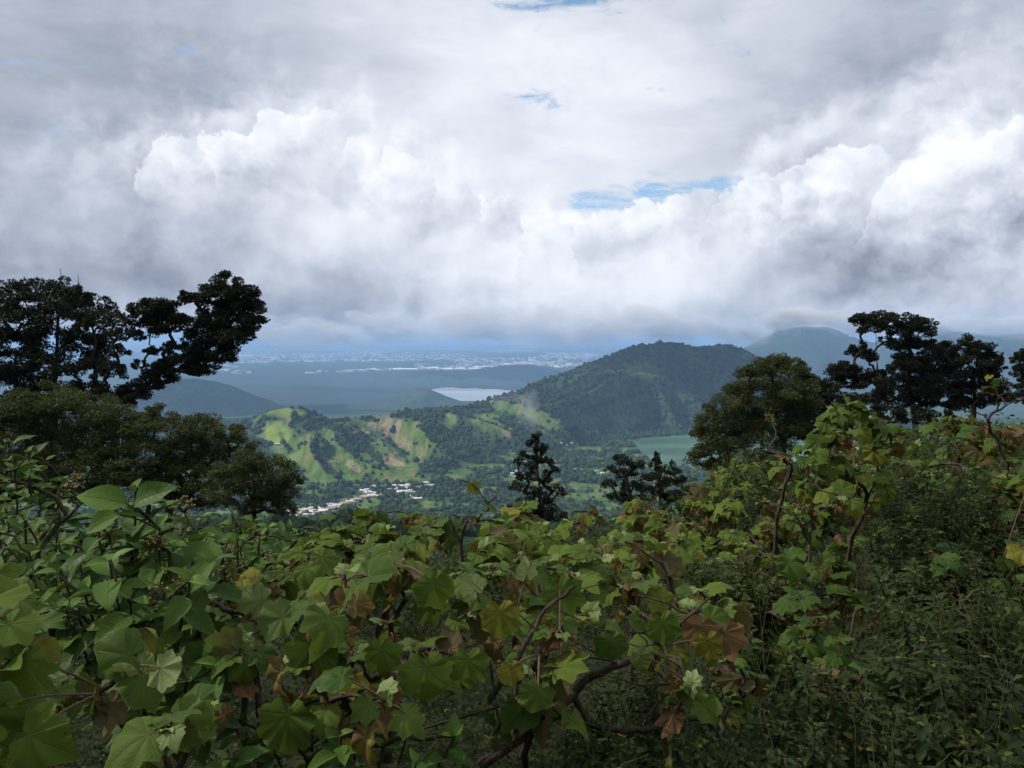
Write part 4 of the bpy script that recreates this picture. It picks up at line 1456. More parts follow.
# right
tree('round-headed olive tree rising before the lagoon, left end of the right group', (762, 470), 58, [(762, 440), (765, 410), (772, 385)],
     [(775, 366, 14), (790, 366, 12), (762, 372, 13), (803, 374, 9), (745, 374, 8), (748, 384, 12), (780, 382, 22), (800, 390, 14), (735, 394, 14), (762, 398, 24), (790, 404, 22), (724, 408, 15), (745, 416, 24), (715, 424, 15), (775, 424, 26), (706, 438, 13), (730, 436, 22), (760, 442, 26), (795, 432, 18), (702, 450, 8), (720, 452, 16), (700, 460, 12), (716, 468, 14), (738, 468, 18), (692, 456, 6), (765, 466, 18)],
     mat=TREE_OLIVE, leaf=0.155, cover=2.4, olive=0.36, name='bushy_tree')
tree('tall flat-topped dark tree with a bare stem, highest of the right group', (880, 440), 66, [(879, 410), (878, 385), (877, 360), (876, 335)],
     [(866, 320, 11, .5), (880, 318, 11, .5), (890, 326, 9, .5), (872, 329, 11, .5), (858, 319, 6, .5), (893, 316, 4, .6), (858, 352, 8, .6), (866, 357, 9, .6), (874, 375, 7), (855, 374, 9), (866, 382, 11), (886, 340, 5, .6), (842, 368, 8), (836, 376, 9), (850, 384, 12), (846, 366, 6), (888, 372, 6), (862, 345, 4, .6)],
     gain=1.42, leaf=0.22, cover=2.6, spread=1.2, olive=0.08, r_base=0.2, name='flat_topped_tree')
tree('broad dark tree with a stepped flat crown right of the tallest one', (918, 440), 68, [(914, 412), (908, 388), (908, 362), (911, 340)],
     [(908, 322, 11, .5), (922, 323, 9, .5), (904, 332, 11, .5), (918, 333, 11, .5), (930, 329, 4, .6), (897, 344, 9, .55), (910, 347, 13, .55), (926, 346, 9, .55), (937, 347, 9, .55), (945, 358, 9), (930, 360, 16), (912, 362, 14), (949, 368, 8), (938, 374, 14), (918, 377, 16), (900, 368, 9), (900, 384, 14), (930, 390, 16), (948, 385, 10), (890, 395, 12), (912, 398, 16), (940, 402, 13), (880, 400, 10)],
     gain=1.42, leaf=0.23, cover=2.4, spread=2.2, olive=0.08, r_base=0.24, name='flat_topped_tree')
tree('dark tree with a sloping tufted crown, second from the right edge', (972, 440), 64, [(974, 412), (975, 388), (972, 362)],
     [(969, 342, 8, .7), (980, 350, 9), (962, 351, 8), (990, 360, 9), (972, 362, 14), (998, 365, 6), (958, 365, 5), (988, 374, 12), (970, 380, 14), (995, 386, 9), (960, 390, 10), (980, 395, 15), (1000, 398, 8), (965, 404, 12)],
     gain=1.42, leaf=0.22, cover=2.5, spread=1.6, olive=0.08, r_base=0.2)
tree('dark tree cut by the right edge of the view', (1030, 440), 60, [(1028, 410), (1026, 380)],
     [(1019, 360, 6), (1030, 356, 10), (1018, 372, 7), (1032, 372, 14), (1020, 384, 9), (1040, 390, 16), (1022, 398, 10)],
     leaf=0.22, cover=2.4, spread=1.2, olive=0.08, r_base=0.18)
tree('dense low dark tree between the round-headed and the flat-topped trees', (820, 470), 62, [(822, 435), (822, 410)],
     [(815, 384, 9), (828, 388, 9), (812, 398, 14), (835, 400, 13), (820, 412, 18), (845, 415, 16), (800, 420, 14), (860, 405, 13), (830, 432, 20), (868, 420, 14), (890, 415, 13), (915, 418, 13), (940, 420, 12)],
     leaf=0.22, cover=2.4, olive=0.2)
# ------------------------------------------------------------------ foreground shrubs
UP = np.array([0.0, 0.0, 1.0])


def unit(v):
    v = np.asarray(v, float)
    return v / max(np.linalg.norm(v), 1e-9)


def rosette(L, W, T, tip, sdir, size, n=7, young=True, withered=0.10, yellow=0.08, pet=0.8, spread=1.0, face=0.25, tint=None):
    """whorl of stalked lobed leaves round the end of a shoot: young ones upright, old ones hanging"""
    sdir = unit(sdir)
    ph = rng.uniform(0, 6.28)
    T.add([tip, tip - sdir * 0.38 * size], [0.0042 * size / 0.11, 0.0052 * size / 0.11], 0.6)
    a = unit(np.cross(sdir, [0.3, 0.9, 0.2]))
    c = np.cross(sdir, a)
    for i in range(n):
        t = (i + 0.5) / n                     # 0 young (top) .. 1 old (bottom)
        th = ph + i * 2.4 + rng.normal(0, 0.25)
        o = a * math.cos(th) + c * math.sin(th)
        org = tip - sdir * (0.02 + 0.22 * t) * size * 6 * 0.28
        lift = 0.75 - 1.05 * t + rng.normal(0, 0.12)
        pd_ = unit(o * spread + sdir * 0.55 * lift + UP * 0.25 * lift)
        plen = size * pet * (0.35 + 0.75 * t) * rng.uniform(0.8, 1.2)
        e = org + pd_ * plen
        e[2] -= 0.12 * plen * t
        T.add(curve_pts(org, e, 5, -0.06, 0.01, unit(pd_ + UP * 0.5)), np.linspace(0.0042, 0.0026, 5) * (size / 0.11), 0.9)
        droop = -0.45 + 1.35 * t + rng.normal(0, 0.32)
        y = unit(unit(o + np.array([0, -face, 0])) * math.cos(droop) - UP * math.sin(droop))
        z = unit(UP * math.cos(droop) + o * math.sin(droop) + np.array([0, -0.18, 0]) + rng.normal(0, 0.30, 3))
        if rng.uniform() < 0.09:
            z = unit(-0.7 * z + rng.normal(0, 0.35, 3) + np.array([0, 0.5, 0.2]))
        s = size * (0.62 + 0.55 * min(1.0, t * 1.6)) * rng.uniform(0.62, 1.22)
        age = 0.0
        if young and t < 0.16:
            s *= 0.62
            age = -rng.uniform(0.3, 0.9)
        u = rng.uniform()
        if t > 0.6 and u < withered * 3.0:
            yy = unit(o * 0.35 - UP + rng.normal(0, 0.2, 3))
            W.add(e, yy, unit(o + rng.normal(0, 0.4, 3)), s * rng.uniform(0.55, 0.85), rng.uniform(0.8, 1.1))
            continue
        if t > 0.45 and u > 1 - yellow:
            age = rng.uniform(0.16, 0.55)
        L.add(e, y, z, s, age, tint)
    if young:                                  # folded bud leaves at the very end
        for k in range(rng.integers(0, 3)):
            th = ph + k * 2.1
            o = a * math.cos(th) + c * math.sin(th)
            y = unit(sdir + o * rng.uniform(0.25, 0.6))
            L.add(tip - sdir * 0.004, y, unit(-o + UP * 0.1 + rng.normal(0, 0.15, 3)), size * rng.uniform(0.25, 0.55), -rng.uniform(0.15, 0.9))


def lobed_shrub(label, tips_px, base, size, group=None, n=7, far=False, withered=0.20, yellow=0.09, name='lobed_leaf_shrub', extra=0, depth_jit=0.12, r_tip=0.0050, young=True, hero=(), bare=0, lower=0.3, tint=None, face=0.25, tr=(0.0, 1.0)):
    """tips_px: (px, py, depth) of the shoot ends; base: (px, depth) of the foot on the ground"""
    TINT[:] = tr
    size *= 0.85
    bx = ray(base[0], 600)[0] / ray(base[0], 600)[1] * base[1]
    bz = float(ground_h(bx, base[1]))
    root = empty(name, (bx, base[1], bz))
    tag(root, label, 'shrub', group)
    L, W = Leaves(LOBED_FAR if far else LOBED), Leaves(LOBED_DRY)
    T = Pt = Tubes(5)
    foot = np.array([bx, base[1], bz - 0.03])
    tips = []
    for px, py, Y in tips_px:
        tips.append(np.array(P(px, py, Y + rng.normal(0, depth_jit))[:]))
    arr = np.array(tips)
    cen = arr.mean(0)
    trunk = [foot, foot * 0.72 + cen * 0.28 + rng.normal(0, 0.04, 3), foot * 0.5 + cen * 0.5 - np.array([0, 0, 0.1])]
    nodes, R = skeleton(trunk, tips, r_tip, T, 0.03, 0.25, 2.2, 7, back=0.65)
    for t in tips:
        d = unit((t - cen) * np.array([0.6, 0.6, 0.3]) + UP * 0.75 * max(0.25, np.linalg.norm(t - foot)) * 0.6)
        rosette(L, W, Pt, t, d, size * rng.uniform(0.9, 1.12), n, young, withered, yellow, tint=tint, face=face)
        # a second, older whorl lower on the shoot
        if lower and rng.uniform() < lower:
            q = t - d * size * rng.uniform(1.6, 2.6)
            q = nodes[int(np.argmin(np.linalg.norm(np.array(nodes) - q, axis=1)))]
            rosette(L, W, Pt, q, d, size * rng.uniform(0.8, 1.0), max(3, n - 2), False, withered * 1.6, yellow * 1.4, tint=tint, face=face)
    for k in range(extra):                    # single leaves deeper in the bush
        i = rng.integers(len(nodes) // 3, len(nodes))
        o = unit(rng.normal(0, 1, 3) * np.array([1, 1, 0.4]) + np.array([0, -0.5, 0]))
        e = nodes[i] + o * size * rng.uniform(0.7, 1.6)
        Pt.add(curve_pts(nodes[i], e, 4, -0.05), np.linspace(0.004, 0.0026, 4) * (size / 0.11), 0.8)
        L.add(e, unit(o - UP * rng.uniform(0.0, 0.9)), unit(UP * 0.8 + o * 0.6 + np.array([0, -0.35, 0]) + rng.normal(0, 0.25, 3)), size * rng.uniform(0.6, 1.05), rng.choice([0, 0, 0, 0, 0, 0, 0.25, 0.5]), tint)
    for (px, py, Y, ydx, ydy, sz, age, facing) in hero:   # leaves that stand out: drawn along a direction in the picture plane
        p_ = np.array(P(px, py, Y)[:])
        yv = unit(np.array([ydx, -0.25, -ydy]))
        zv = unit(np.array([0.0, -1.0, 0.55]) * facing + rng.normal(0, 0.1, 3))
        arr_n = np.array(nodes)
        j = int(np.argmin(np.linalg.norm(arr_n - (p_ - yv * sz * 0.4), axis=1)))
        Pt.add(curve_pts(nodes[j], p_, 6, -0.05, 0.0), np.linspace(0.0048, 0.003, 6) * (size / 0.11), 0.8)
        L.add(p_, yv, zv, sz * 0.85, age, tint)
    T.build('stems', SHRUB_BARK, root)
    L.build('foliage', LOBED_MAT, root)
    W.build('withered_leaves', LOBED_MAT, root)
    return root


TWIG_MAT = bark_material('green_twig', (0.040, 0.045, 0.022), (0.075, 0.070, 0.035), 30.0)
BERRY_MAT = plain_mat('yellow_berry', (0.30, 0.24, 0.07), 0.6, 6.0, (0.16, 0.15, 0.05))


def berry_cluster(T, V, c, size, n=26):
    """loose head of small yellowish berries on forked stalks"""
    for i in range(n):
        d = unit(rng.normal(0, 1, 3) + np.array([0, -0.2, 0.7]))
        p = c + d * size * rng.uniform(0.45, 1.0)
        T.add([c, (c + p) / 2 + rng.normal(0, 0.003, 3), p], [0.0016, 0.0012, 0.0009])
        for k in range(rng.integers(1, 4)):
            V.append((*(p + rng.normal(0, size * 0.07, 3)), rng.uniform(0.0032, 0.0058)))


ICO = None


def spheres_mesh(name, items, mat, parent):
    global ICO
    if ICO is None:
        bmx = bmesh.new()
        bmesh.ops.create_icosphere(bmx, subdivisions=1, radius=1)
        ICO = (np.array([v.co[:] for v in bmx.verts]), np.array([[v.index for v in f.verts] for f in bmx.faces]))
        bmx.free()
    v, f = ICO
    A = np.array(items, float)
    A[:, :3] -= np.array(parent.location[:])
    V = A[:, None, :3] + v[None] * A[:, 3][:, None, None]
    Fc = f[None] + (np.arange(len(A)) * len(v))[:, None, None]
    return link(name, np_mesh(name, V.reshape(-1, 3), Fc.reshape(-1, 3)), mat, parent)


def pointed_shrub(label, tips_px, base, size, group=None, berries=(), pairs=5, shapes=None, mat=None, name='pointed_leaf_shrub', depth_jit=0.15, gap=0.75, r_tip=0.004, face=0.3, older=0.04, tr=(0.0, 1.0), hero=()):
    TINT[:] = tr
    """shoots with opposite pairs of simple pointed leaves"""
    mat = mat or OVATE_MAT
    bx = ray(base[0], 600)[0] / ray(base[0], 600)[1] * base[1]
    bz = float(ground_h(bx, base[1]))
    root = empty(name, (bx, base[1], bz))
    tag(root, label, 'shrub', group)
    L, T, V = Leaves(shapes or OVATE), Tubes(5), []
    foot = np.array([bx, base[1], bz - 0.03])
    tips = [np.array(P(a, c, Y + rng.normal(0, depth_jit))[:]) for a, c, Y in tips_px]
    bt = [np.array(P(a, c, Y)[:]) for a, c, Y in berries]
    arr = np.array(tips)
    cen = arr.mean(0)
    trunk = [foot, foot * 0.7 + cen * 0.3 + rng.normal(0, 0.03, 3), foot * 0.5 + cen * 0.5 - np.array([0, 0, 0.08])]
    nodes, R = skeleton(trunk, tips + bt, r_tip, T, 0.035, 0.2, 2.2, 7, back=0.6)
    for t in tips:
        d = unit((t - cen) * np.array([0.8, 0.8, 0.4]) + UP * 0.5 * np.linalg.norm(t - foot))
        a = unit(np.cross(d, rng.normal(0, 1, 3)))
        c = np.cross(d, a)
        for k in range(pairs):
            q = t - d * size * gap * (k + 0.05) * 0.62 + rng.normal(0, 0.004, 3)
            for sgn in (1, -1):
                ax = (a if k % 2 else c) * sgn + rng.normal(0, 0.18, 3)
                tt = k / max(1, pairs - 1)
                y = unit(ax + d * (0.75 - 0.8 * tt) + np.array([0, -face, 0]))
                z = unit(UP * 0.85 + d * 0.4 + np.array([0, -0.35, 0]) + rng.normal(0, 0.22, 3))
                s = size * (0.5 if k == 0 else rng.uniform(0.75, 1.2))
                L.add(q + y * s * 0.08, y, z, s, -rng.uniform(0.2, 0.6) if k == 0 else (rng.uniform(0.15, 0.6) if rng.uniform() < older else 0.0))
            if k:
                T.add([t - d * size * gap * (k - 1) * 0.62, q], [r_tip, r_tip])
    for px, py, Y, ydx, ydy, sz in hero:
        p_ = np.array(P(px, py, Y)[:])
        L.add(p_, unit([ydx, -0.2, -ydy]), unit([0, -0.75, 0.7]), sz, -0.25)
        j = int(np.argmin(np.linalg.norm(np.array(nodes) - p_, axis=1)))
        T.add(curve_pts(nodes[j], p_, 5, -0.05), np.linspace(0.004, 0.0025, 5))
    for c_ in bt:
        V.append([])
        berry_cluster(T, V[-1], c_, size * rng.uniform(0.35, 0.55))
    T.build('stems', TWIG_MAT, root)
    L.build('foliage', mat, root)
    for q in V:
        spheres_mesh('berry_head', q, BERRY_MAT, root)
    return root


def spread_tips(n, poly, Y0, Y1, top_line=True):
    """shoot ends spread through an outline in the picture at their own depths: farther ones higher"""
    xs = [q[0] for q in poly]
    ys = [q[1] for q in poly]
    out = []
    guard = 0
    while len(out) < n and guard < 20000:
        guard += 1
        a, c = rng.uniform(min(xs), max(xs)), rng.uniform(min(ys), max(ys))
        if not poly_mask(np.array([a]), np.array([c]), poly)[0]:
            continue
        t = (c - min(ys)) / (max(ys) - min(ys) + 1e-6)
        out.append((a, c, Y1 + (Y0 - Y1) * t + rng.normal(0, 0.05 * (Y1 - Y0 + 0.2))))
    return out


# ---- the large lobed shrub in the middle of the foreground, four plants
lobed_shrub('large lobed-leaf shrub with pale young leaves and hanging green blades in the lower middle',
            [(345, 575, 2.35), (372, 572, 2.4), (405, 566, 2.5), (330, 610, 2.2), (300, 598, 2.3), (390, 625, 2.2), (430, 590, 2.35), (352, 655, 2.0), (420, 650, 2.05), (300, 660, 2.1), (330, 700, 1.95), (385, 700, 1.95), (450, 655, 2.1)],
            (385, 2.5), 0.105, n=5, extra=2,
            hero=[(312, 645, 2.0, .15, 1, .115, 0, 1), (288, 715, 1.9, -.1, 1, .125, 0, 1), (382, 650, 2.0, .1, 1, .095, 0, 1), (425, 668, 1.95, .05, 1, .12, 0, 1), (432, 583, 2.2, .3, 1, .10, 0, 1),
                  (380, 705, 1.9, .1, 1, .10, 0, 1), (468, 660, 2.0, .0, 1, .10, 0, 1)])
lobed_shrub('lobed-leaf shrub with a white-backed young leaf and a yellowing blade right of the frame middle',
            [(462, 578, 2.4), (490, 568, 2.6), (522, 560, 2.6), (548, 560, 2.7), (575, 575, 2.6), (470, 610, 2.25), (505, 620, 2.2), (540, 600, 2.4), (560, 630, 2.2), (590, 612, 2.4), (535, 665, 2.0), (540, 700, 1.9)],
            (520, 2.7), 0.10, n=5, extra=2, yellow=0.10, withered=0.16,
            hero=[(500, 612, 2.1, .05, 1, .10, .42, 1), (560, 590, 2.2, .35, 1, .115, 0, 1), (527, 575, 2.3, -.1, -1, .06, -1, 1), (475, 590, 2.2, -.5, -.7, .07, -.9, 1), (510, 668, 2.0, .2, 1, .06, .55, 1), (538, 690, 1.9, -.2, .9, .075, -.1, 1)])
lobed_shrub('lobed-leaf shrub with yellow and brown leaves hanging over a bare crooked branch',
            [(620, 585, 2.7), (645, 580, 2.8), (672, 588, 2.7), (700, 590, 2.7), (720, 602, 2.6), (640, 615, 2.5), (690, 610, 2.5), (660, 640, 2.3), (600, 560, 2.9), (618, 540, 3.1), (655, 552, 3.1), (690, 690, 2.3)],
            (640, 2.9), 0.10, n=5, extra=3, withered=0.28, yellow=0.2, lower=0.35,
            hero=[(708, 640, 2.4, .1, 1, .085, .55, 1), (725, 632, 2.45, .3, 1, .11, .95, -1), (700, 625, 2.45, -.1, 1, .10, .9, -1), (610, 640, 2.2, .1, 1, .08, 0, 1), (662, 622, 2.4, .2, 1, .10, .0, 1), (640, 655, 2.2, .4, .6, .06, -.2, 1), (690, 690, 2.2, .3, .5, .07, -.2, 1)])
lobed_shrub('lobed-leaf shrub with pale upright leaves left of the foreground middle',
            [(250, 590, 2.5), (275, 582, 2.6), (232, 612, 2.4), (215, 600, 2.6), (262, 625, 2.3), (285, 560, 2.9), (310, 552, 2.9), (240, 650, 2.2)],
            (258, 2.7), 0.10, n=5, extra=3, withered=0.18,
            hero=[(283, 618, 2.2, -1, .25, .10, -.2, 1), (262, 600, 2.3, -.9, .2, .10, -.35, 1)])
# ---- bottom left corner, very near
lobed_shrub('near lobed-leaf shrub with a furry tan bud in the bottom left corner',
            [(132, 668, 1.75), (168, 728, 1.6), (95, 700, 1.7), (40, 690, 1.6), (205, 705, 1.8)],
            (120, 1.9), 0.095, n=5, extra=2,
            hero=[(128, 655, 1.7, -1, -.25, .10, -.15, 1), (160, 668, 1.65, .75, .35, .07, -.55, -1), (180, 720, 1.6, .9, .35, .10, -.1, 1), (150, 745, 1.55, -.8, .25, .10, -.05, 1), (125, 672, 1.68, .05, -1, .045, -.8, -1), (25, 660, 1.6, -.2, 1, .12, 0, 1), (30, 735, 1.5, .8, .35, .115, 0, 1), (20, 600, 1.8, -.6, .2, .11, -.1, 1), (-20, 710, 1.5, .8, .6, .12, 0, 1)])
lobed_shrub('near lobed-leaf shrub whose large blades reach in from the left edge',
            [(-30, 610, 1.8), (15, 620, 1.85), (-10, 660, 1.7), (-60, 640, 1.7), (-40, 720, 1.6)], (-40, 1.9), 0.11, n=5, extra=2,
            hero=[(-15, 585, 1.85, 1, .1, .12, -.1, 1)])
# ---- behind the middle: lower bushes against the valley
lobed_shrub('lobed-leaf bush with tan undersides standing against the village, left of the slim tree',
            spread_tips(20, [(300, 530), (345, 510), (400, 512), (440, 520), (470, 545), (450, 565), (330, 560)], 3.3, 4.3), (385, 4.0), 0.105, n=7, extra=8, withered=0.14)
lobed_shrub('lobed-leaf bush with bright upright leaves right at the foot of the slim tree',
            spread_tips(20, [(440, 520), (490, 505), (540, 508), (580, 520), (590, 560), (500, 560), (455, 550)], 3.4, 4.6), (515, 4.2), 0.105, tr=(0.5, 1.6), n=7, extra=8, withered=0.16)  # raised tint range puts the highlights into leaf colour, here and where repeated
lobed_shrub('lobed-leaf bush of smaller leaves below the dark pair of trees',
            spread_tips(24, [(560, 520), (600, 505), (650, 500), (690, 515), (700, 560), (620, 570), (570, 555)], 4.0, 5.6), (630, 5.0), 0.105, tr=(0.5, 1.6), n=7, extra=8, withered=0.14)
lobed_shrub('lobed-leaf bush among dry stems on the bank, below the round-headed tree',
            spread_tips(30, [(640, 505), (700, 475), (745, 465), (790, 470), (800, 540), (720, 575), (660, 550)], 5.0, 7.6), (715, 6.6), 0.11, tr=(0.5, 1.6), n=7, extra=8, far=False, yellow=0.14)
lobed_shrub('far bush of pale green lobed leaves on the bank under the lagoon',
            spread_tips(26, [(655, 500), (690, 478), (730, 462), (770, 452), (800, 462), (790, 505), (700, 520)], 9.0, 11.0), (730, 10.5), 0.12, tr=(0.5, 1.6), n=7, far=True, yellow=0.16, withered=0.06)
# ---- tall plant on the right with visible stems
lobed_shrub('tall lobed-leaf shrub with yellow patches and dark stems before the right trees',
            [(833, 412, 4.6), (850, 405, 4.8), (868, 418, 4.9), (885, 425, 5.0), (820, 430, 4.6), (845, 432, 4.7), (870, 445, 4.8), (895, 445, 5.0), (805, 450, 4.6), (830, 458, 4.5), (855, 470, 4.5), (880, 475, 4.7), (815, 480, 4.4), (840, 495, 4.3), (905, 462, 5.0)],
            (842, 4.9), 0.10, n=7, extra=8, yellow=0.22, withered=0.10, r_tip=0.0048,
            hero=[(855, 505, 4.4, .1, 1, .11, .5, 1), (862, 432, 4.6, .2, 1, .10, .45, 1), (818, 442, 4.5, -.6, .3, .11, 0, 1)])
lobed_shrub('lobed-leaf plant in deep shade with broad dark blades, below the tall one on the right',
            spread_tips(16, [(760, 560), (800, 545), (850, 560), (860, 610), (810, 650), (760, 620)], 3.6, 4.4), (805, 4.1), 0.10, tr=(0.0, 0.4), n=6, extra=8, young=False, yellow=0.03)  # low tint range darkens the blades, painting the deep shade into them
lobed_shrub('small lobed-leaf seedling with fresh green leaves near the bottom right of the crooked branch',
            [(728, 660, 2.9), (740, 690, 2.8), (716, 700, 2.8), (752, 675, 3.0)], (735, 3.0), 0.075, n=6, withered=0.1)
lobed_shrub('lobed-leaf shrub on the crest of the bank under the tall flat-topped tree',
            spread_tips(22, [(880, 425), (930, 415), (980, 420), (985, 470), (930, 490), (885, 470)], 6.5, 8.6), (930, 8.0), 0.11, n=7, yellow=0.16)
lobed_shrub('lobed-leaf shrub with orange dying leaves beside the bare twigs at the right edge',
            spread_tips(14, [(975, 430), (1015, 410), (1060, 420), (1060, 520), (1000, 520)], 4.2, 5.6), (1020, 5.2), 0.10, n=7, yellow=0.22, withered=0.14,
            hero=[(1003, 560, 4.0, .1, 1, .08, 0, 1)])
lobed_shrub('far lobed-leaf bush on the bank behind the tall plant with yellow patches',
            spread_tips(26, [(780, 440), (830, 425), (880, 430), (880, 480), (800, 500)], 8.0, 10.0), (830, 9.6), 0.12, tr=(0.5, 1.6), n=7, far=True, yellow=0.14)

lobed_shrub('lobed-leaf shrub behind the tall stems, closing the gap under the flat-topped tree',
            spread_tips(26, [(755, 440), (830, 425), (905, 445), (900, 545), (780, 560)], 5.2, 6.2), (835, 5.9), 0.105, n=6, extra=10, tr=(0.0, 0.8))
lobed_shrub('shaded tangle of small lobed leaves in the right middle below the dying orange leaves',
            spread_tips(22, [(880, 520), (1045, 495), (1045, 640), (905, 640)], 3.5, 4.5), (970, 4.3), 0.078, n=6, extra=10, tr=(-0.3, 0.35), young=False, yellow=0.04)  # tint pushed dark so that the leaf colour carries the shade
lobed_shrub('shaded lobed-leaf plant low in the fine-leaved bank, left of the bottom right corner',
            spread_tips(12, [(780, 610), (880, 600), (900, 700), (790, 720)], 2.7, 3.3), (845, 3.2), 0.07, n=6, extra=6, tr=(-0.3, 0.4), young=False, yellow=0.04)  # shade painted in by the dark leaf tint
pointed_shrub('broad-leaved creeper hanging over the bank at the right edge under the dark trees',
              spread_tips(44, [(890, 430), (1045, 415), (1045, 560), (900, 560)], 4.6, 6.2), (985, 5.8), 0.062, r_tip=0.0018, pairs=6, shapes=OVATE_BROAD, tr=(-0.2, 0.6))
pointed_shrub('broad-leaved creeper in the bottom right corner, nearly lost in the shade',
              spread_tips(30, [(890, 640), (1045, 600), (1045, 790), (900, 790)], 2.2, 3.0), (985, 2.9), 0.048, r_tip=0.0016, pairs=6, shapes=OVATE_BROAD, mat=SMALL_MAT, tr=(-0.2, 0.7))  # dark small-leaf material and low tint put the corner's shade into the colour

# ---- left: shrubs with simple pointed leaves and berry heads
pointed_shrub('pointed-leaf shrub with two big pale leaves raised over the bushy trees on the left',
              [(135, 492, 2.7), (150, 500, 2.6), (115, 505, 2.7), (95, 520, 2.6), (160, 530, 2.5), (130, 540, 2.4), (180, 545, 2.5), (200, 520, 2.8), (110, 560, 2.3), (150, 570, 2.3), (75, 545, 2.5), (190, 580, 2.3), (170, 555, 2.4), (60, 570, 2.4), (215, 560, 2.5), (130, 600, 2.2), (85, 595, 2.2)],
              (135, 2.6), 0.125, pairs=5, shapes=OVATE_BROAD, hero=[(128, 505, 2.35, -1, -.40, .16), (133, 505, 2.35, .85, -.55, .15), (120, 515, 2.3, -.8, .25, .12)], berries=[(185, 512, 2.7), (155, 545, 2.4), (185, 590, 2.3), (165, 602, 2.2)])
pointed_shrub('pointed-leaf shrub with small fresh leaves at the left edge below the tall dark tree',
              [(8, 440, 3.0), (30, 452, 3.0), (45, 462, 2.9), (15, 470, 2.8), (40, 490, 2.8), (5, 500, 2.7), (60, 482, 3.0), (25, 520, 2.6), (60, 515, 2.7), (0, 540, 2.5), (40, 550, 2.5), (-20, 470, 2.9), (-30, 520, 2.6), (20, 575, 2.4), (70, 560, 2.6)],
              (22, 2.8), 0.085, pairs=5, berries=[(70, 490, 2.9), (85, 502, 2.9), (78, 480, 3.0)])
pointed_shrub('pointed-leaf shrub with several yellow berry heads beside the village, under the low rounded tree',
              spread_tips(26, [(190, 520), (230, 510), (280, 520), (300, 545), (280, 600), (210, 600), (190, 560)], 2.9, 3.7), (245, 3.5), 0.10, pairs=5, shapes=OVATE_BROAD,
              berries=[(225, 575, 3.0), (240, 572, 3.0), (255, 535, 3.3), (228, 555, 3.1), (212, 585, 2.9), (270, 560, 3.2), (205, 600, 2.9)])
pointed_shrub('pointed-leaf shrub with dark glossy blades in the shade over the furry tan bud',
              spread_tips(16, [(40, 600), (110, 590), (200, 610), (240, 640), (200, 690), (100, 680), (40, 650)], 2.0, 2.6), (130, 2.4), 0.11, pairs=5, shapes=OVATE_BROAD)
pointed_shrub('pointed-leaf bush filling the far left slope under the bushy olive trees',
              spread_tips(40, [(-40, 510), (60, 500), (180, 505), (300, 520), (300, 560), (100, 560), (-40, 560)], 4.0, 5.5), (130, 5.2), 0.11, pairs=5, shapes=OVATE_BROAD)
pointed_shrub('low pointed-leaf bush in front of the village and left of the lobed bushes',
              spread_tips(30, [(270, 540), (300, 520), (340, 525), (350, 560), (300, 590)], 4.6, 6.0), (310, 5.8), 0.10, pairs=5)
pointed_shrub('pointed-leaf bush hidden in the shade below the large lobed shrub',
              spread_tips(14, [(220, 680), (330, 690), (460, 690), (560, 700), (560, 768), (220, 768)], 1.95, 2.3), (400, 2.35), 0.075, pairs=5, older=0.10)

# ---- right: fine-leaved shrubs of the bank
fine = [('fine-leaved dark shrub filling the bottom right corner', [(860, 640), (930, 600), (1040, 600), (1050, 780), (880, 780)], 2.3, 3.2, (970, 3.0), 70),
        ('fine-leaved shrub with upright sprigs in the lower right, left of the corner', [(740, 690), (800, 660), (870, 650), (900, 780), (740, 780)], 2.2, 2.9, (815, 2.8), 55),
        ('fine-leaved shrub covering the bank in the right middle', [(860, 520), (920, 490), (1000, 490), (1040, 520), (1030, 620), (880, 620)], 3.4, 4.8, (950, 4.6), 80),
        ('fine-leaved shrub below the bare twigs at the right edge', [(970, 470), (1040, 450), (1060, 560), (980, 560)], 4.2, 5.2, (1020, 5.0), 45),
        ('fine-leaved shrub on the upper bank between the two lobed shrubs on the right', [(870, 470), (920, 460), (980, 470), (980, 520), (880, 530)], 5.2, 6.6, (925, 6.4), 55),
        ('fine-leaved shrub in the dark gap under the crooked branch', [(560, 680), (640, 660), (740, 680), (750, 780), (560, 780)], 2.1, 2.8, (655, 2.7), 55),
        ('fine-leaved shrub in the shade left of the tall stems on the bank', [(680, 560), (740, 540), (800, 560), (800, 660), (700, 660)], 3.4, 4.4, (745, 4.3), 55),
        ('fine-leaved shrub of the far bank below the olive tree', [(690, 500), (760, 480), (840, 500), (840, 560), (720, 560)], 6.0, 8.0, (765, 7.8), 60)]
for lab, poly, y0, y1, base, n_ in fine:
    pointed_shrub(lab, spread_tips(int(n_ * 1.7), poly, y0, y1), base, 0.042 if y1 < 4 else 0.052, 'fine-leaved shrubs of the right bank', pairs=13, shapes=OVATE_SMALL, mat=SMALL_MAT, name='fine_leaved_shrub', tr=rng.choice([[0.0, 0.5], [0.3, 1.0], [0.6, 1.5]]), gap=0.8, r_tip=0.0022, depth_jit=0.1, older=0.07)


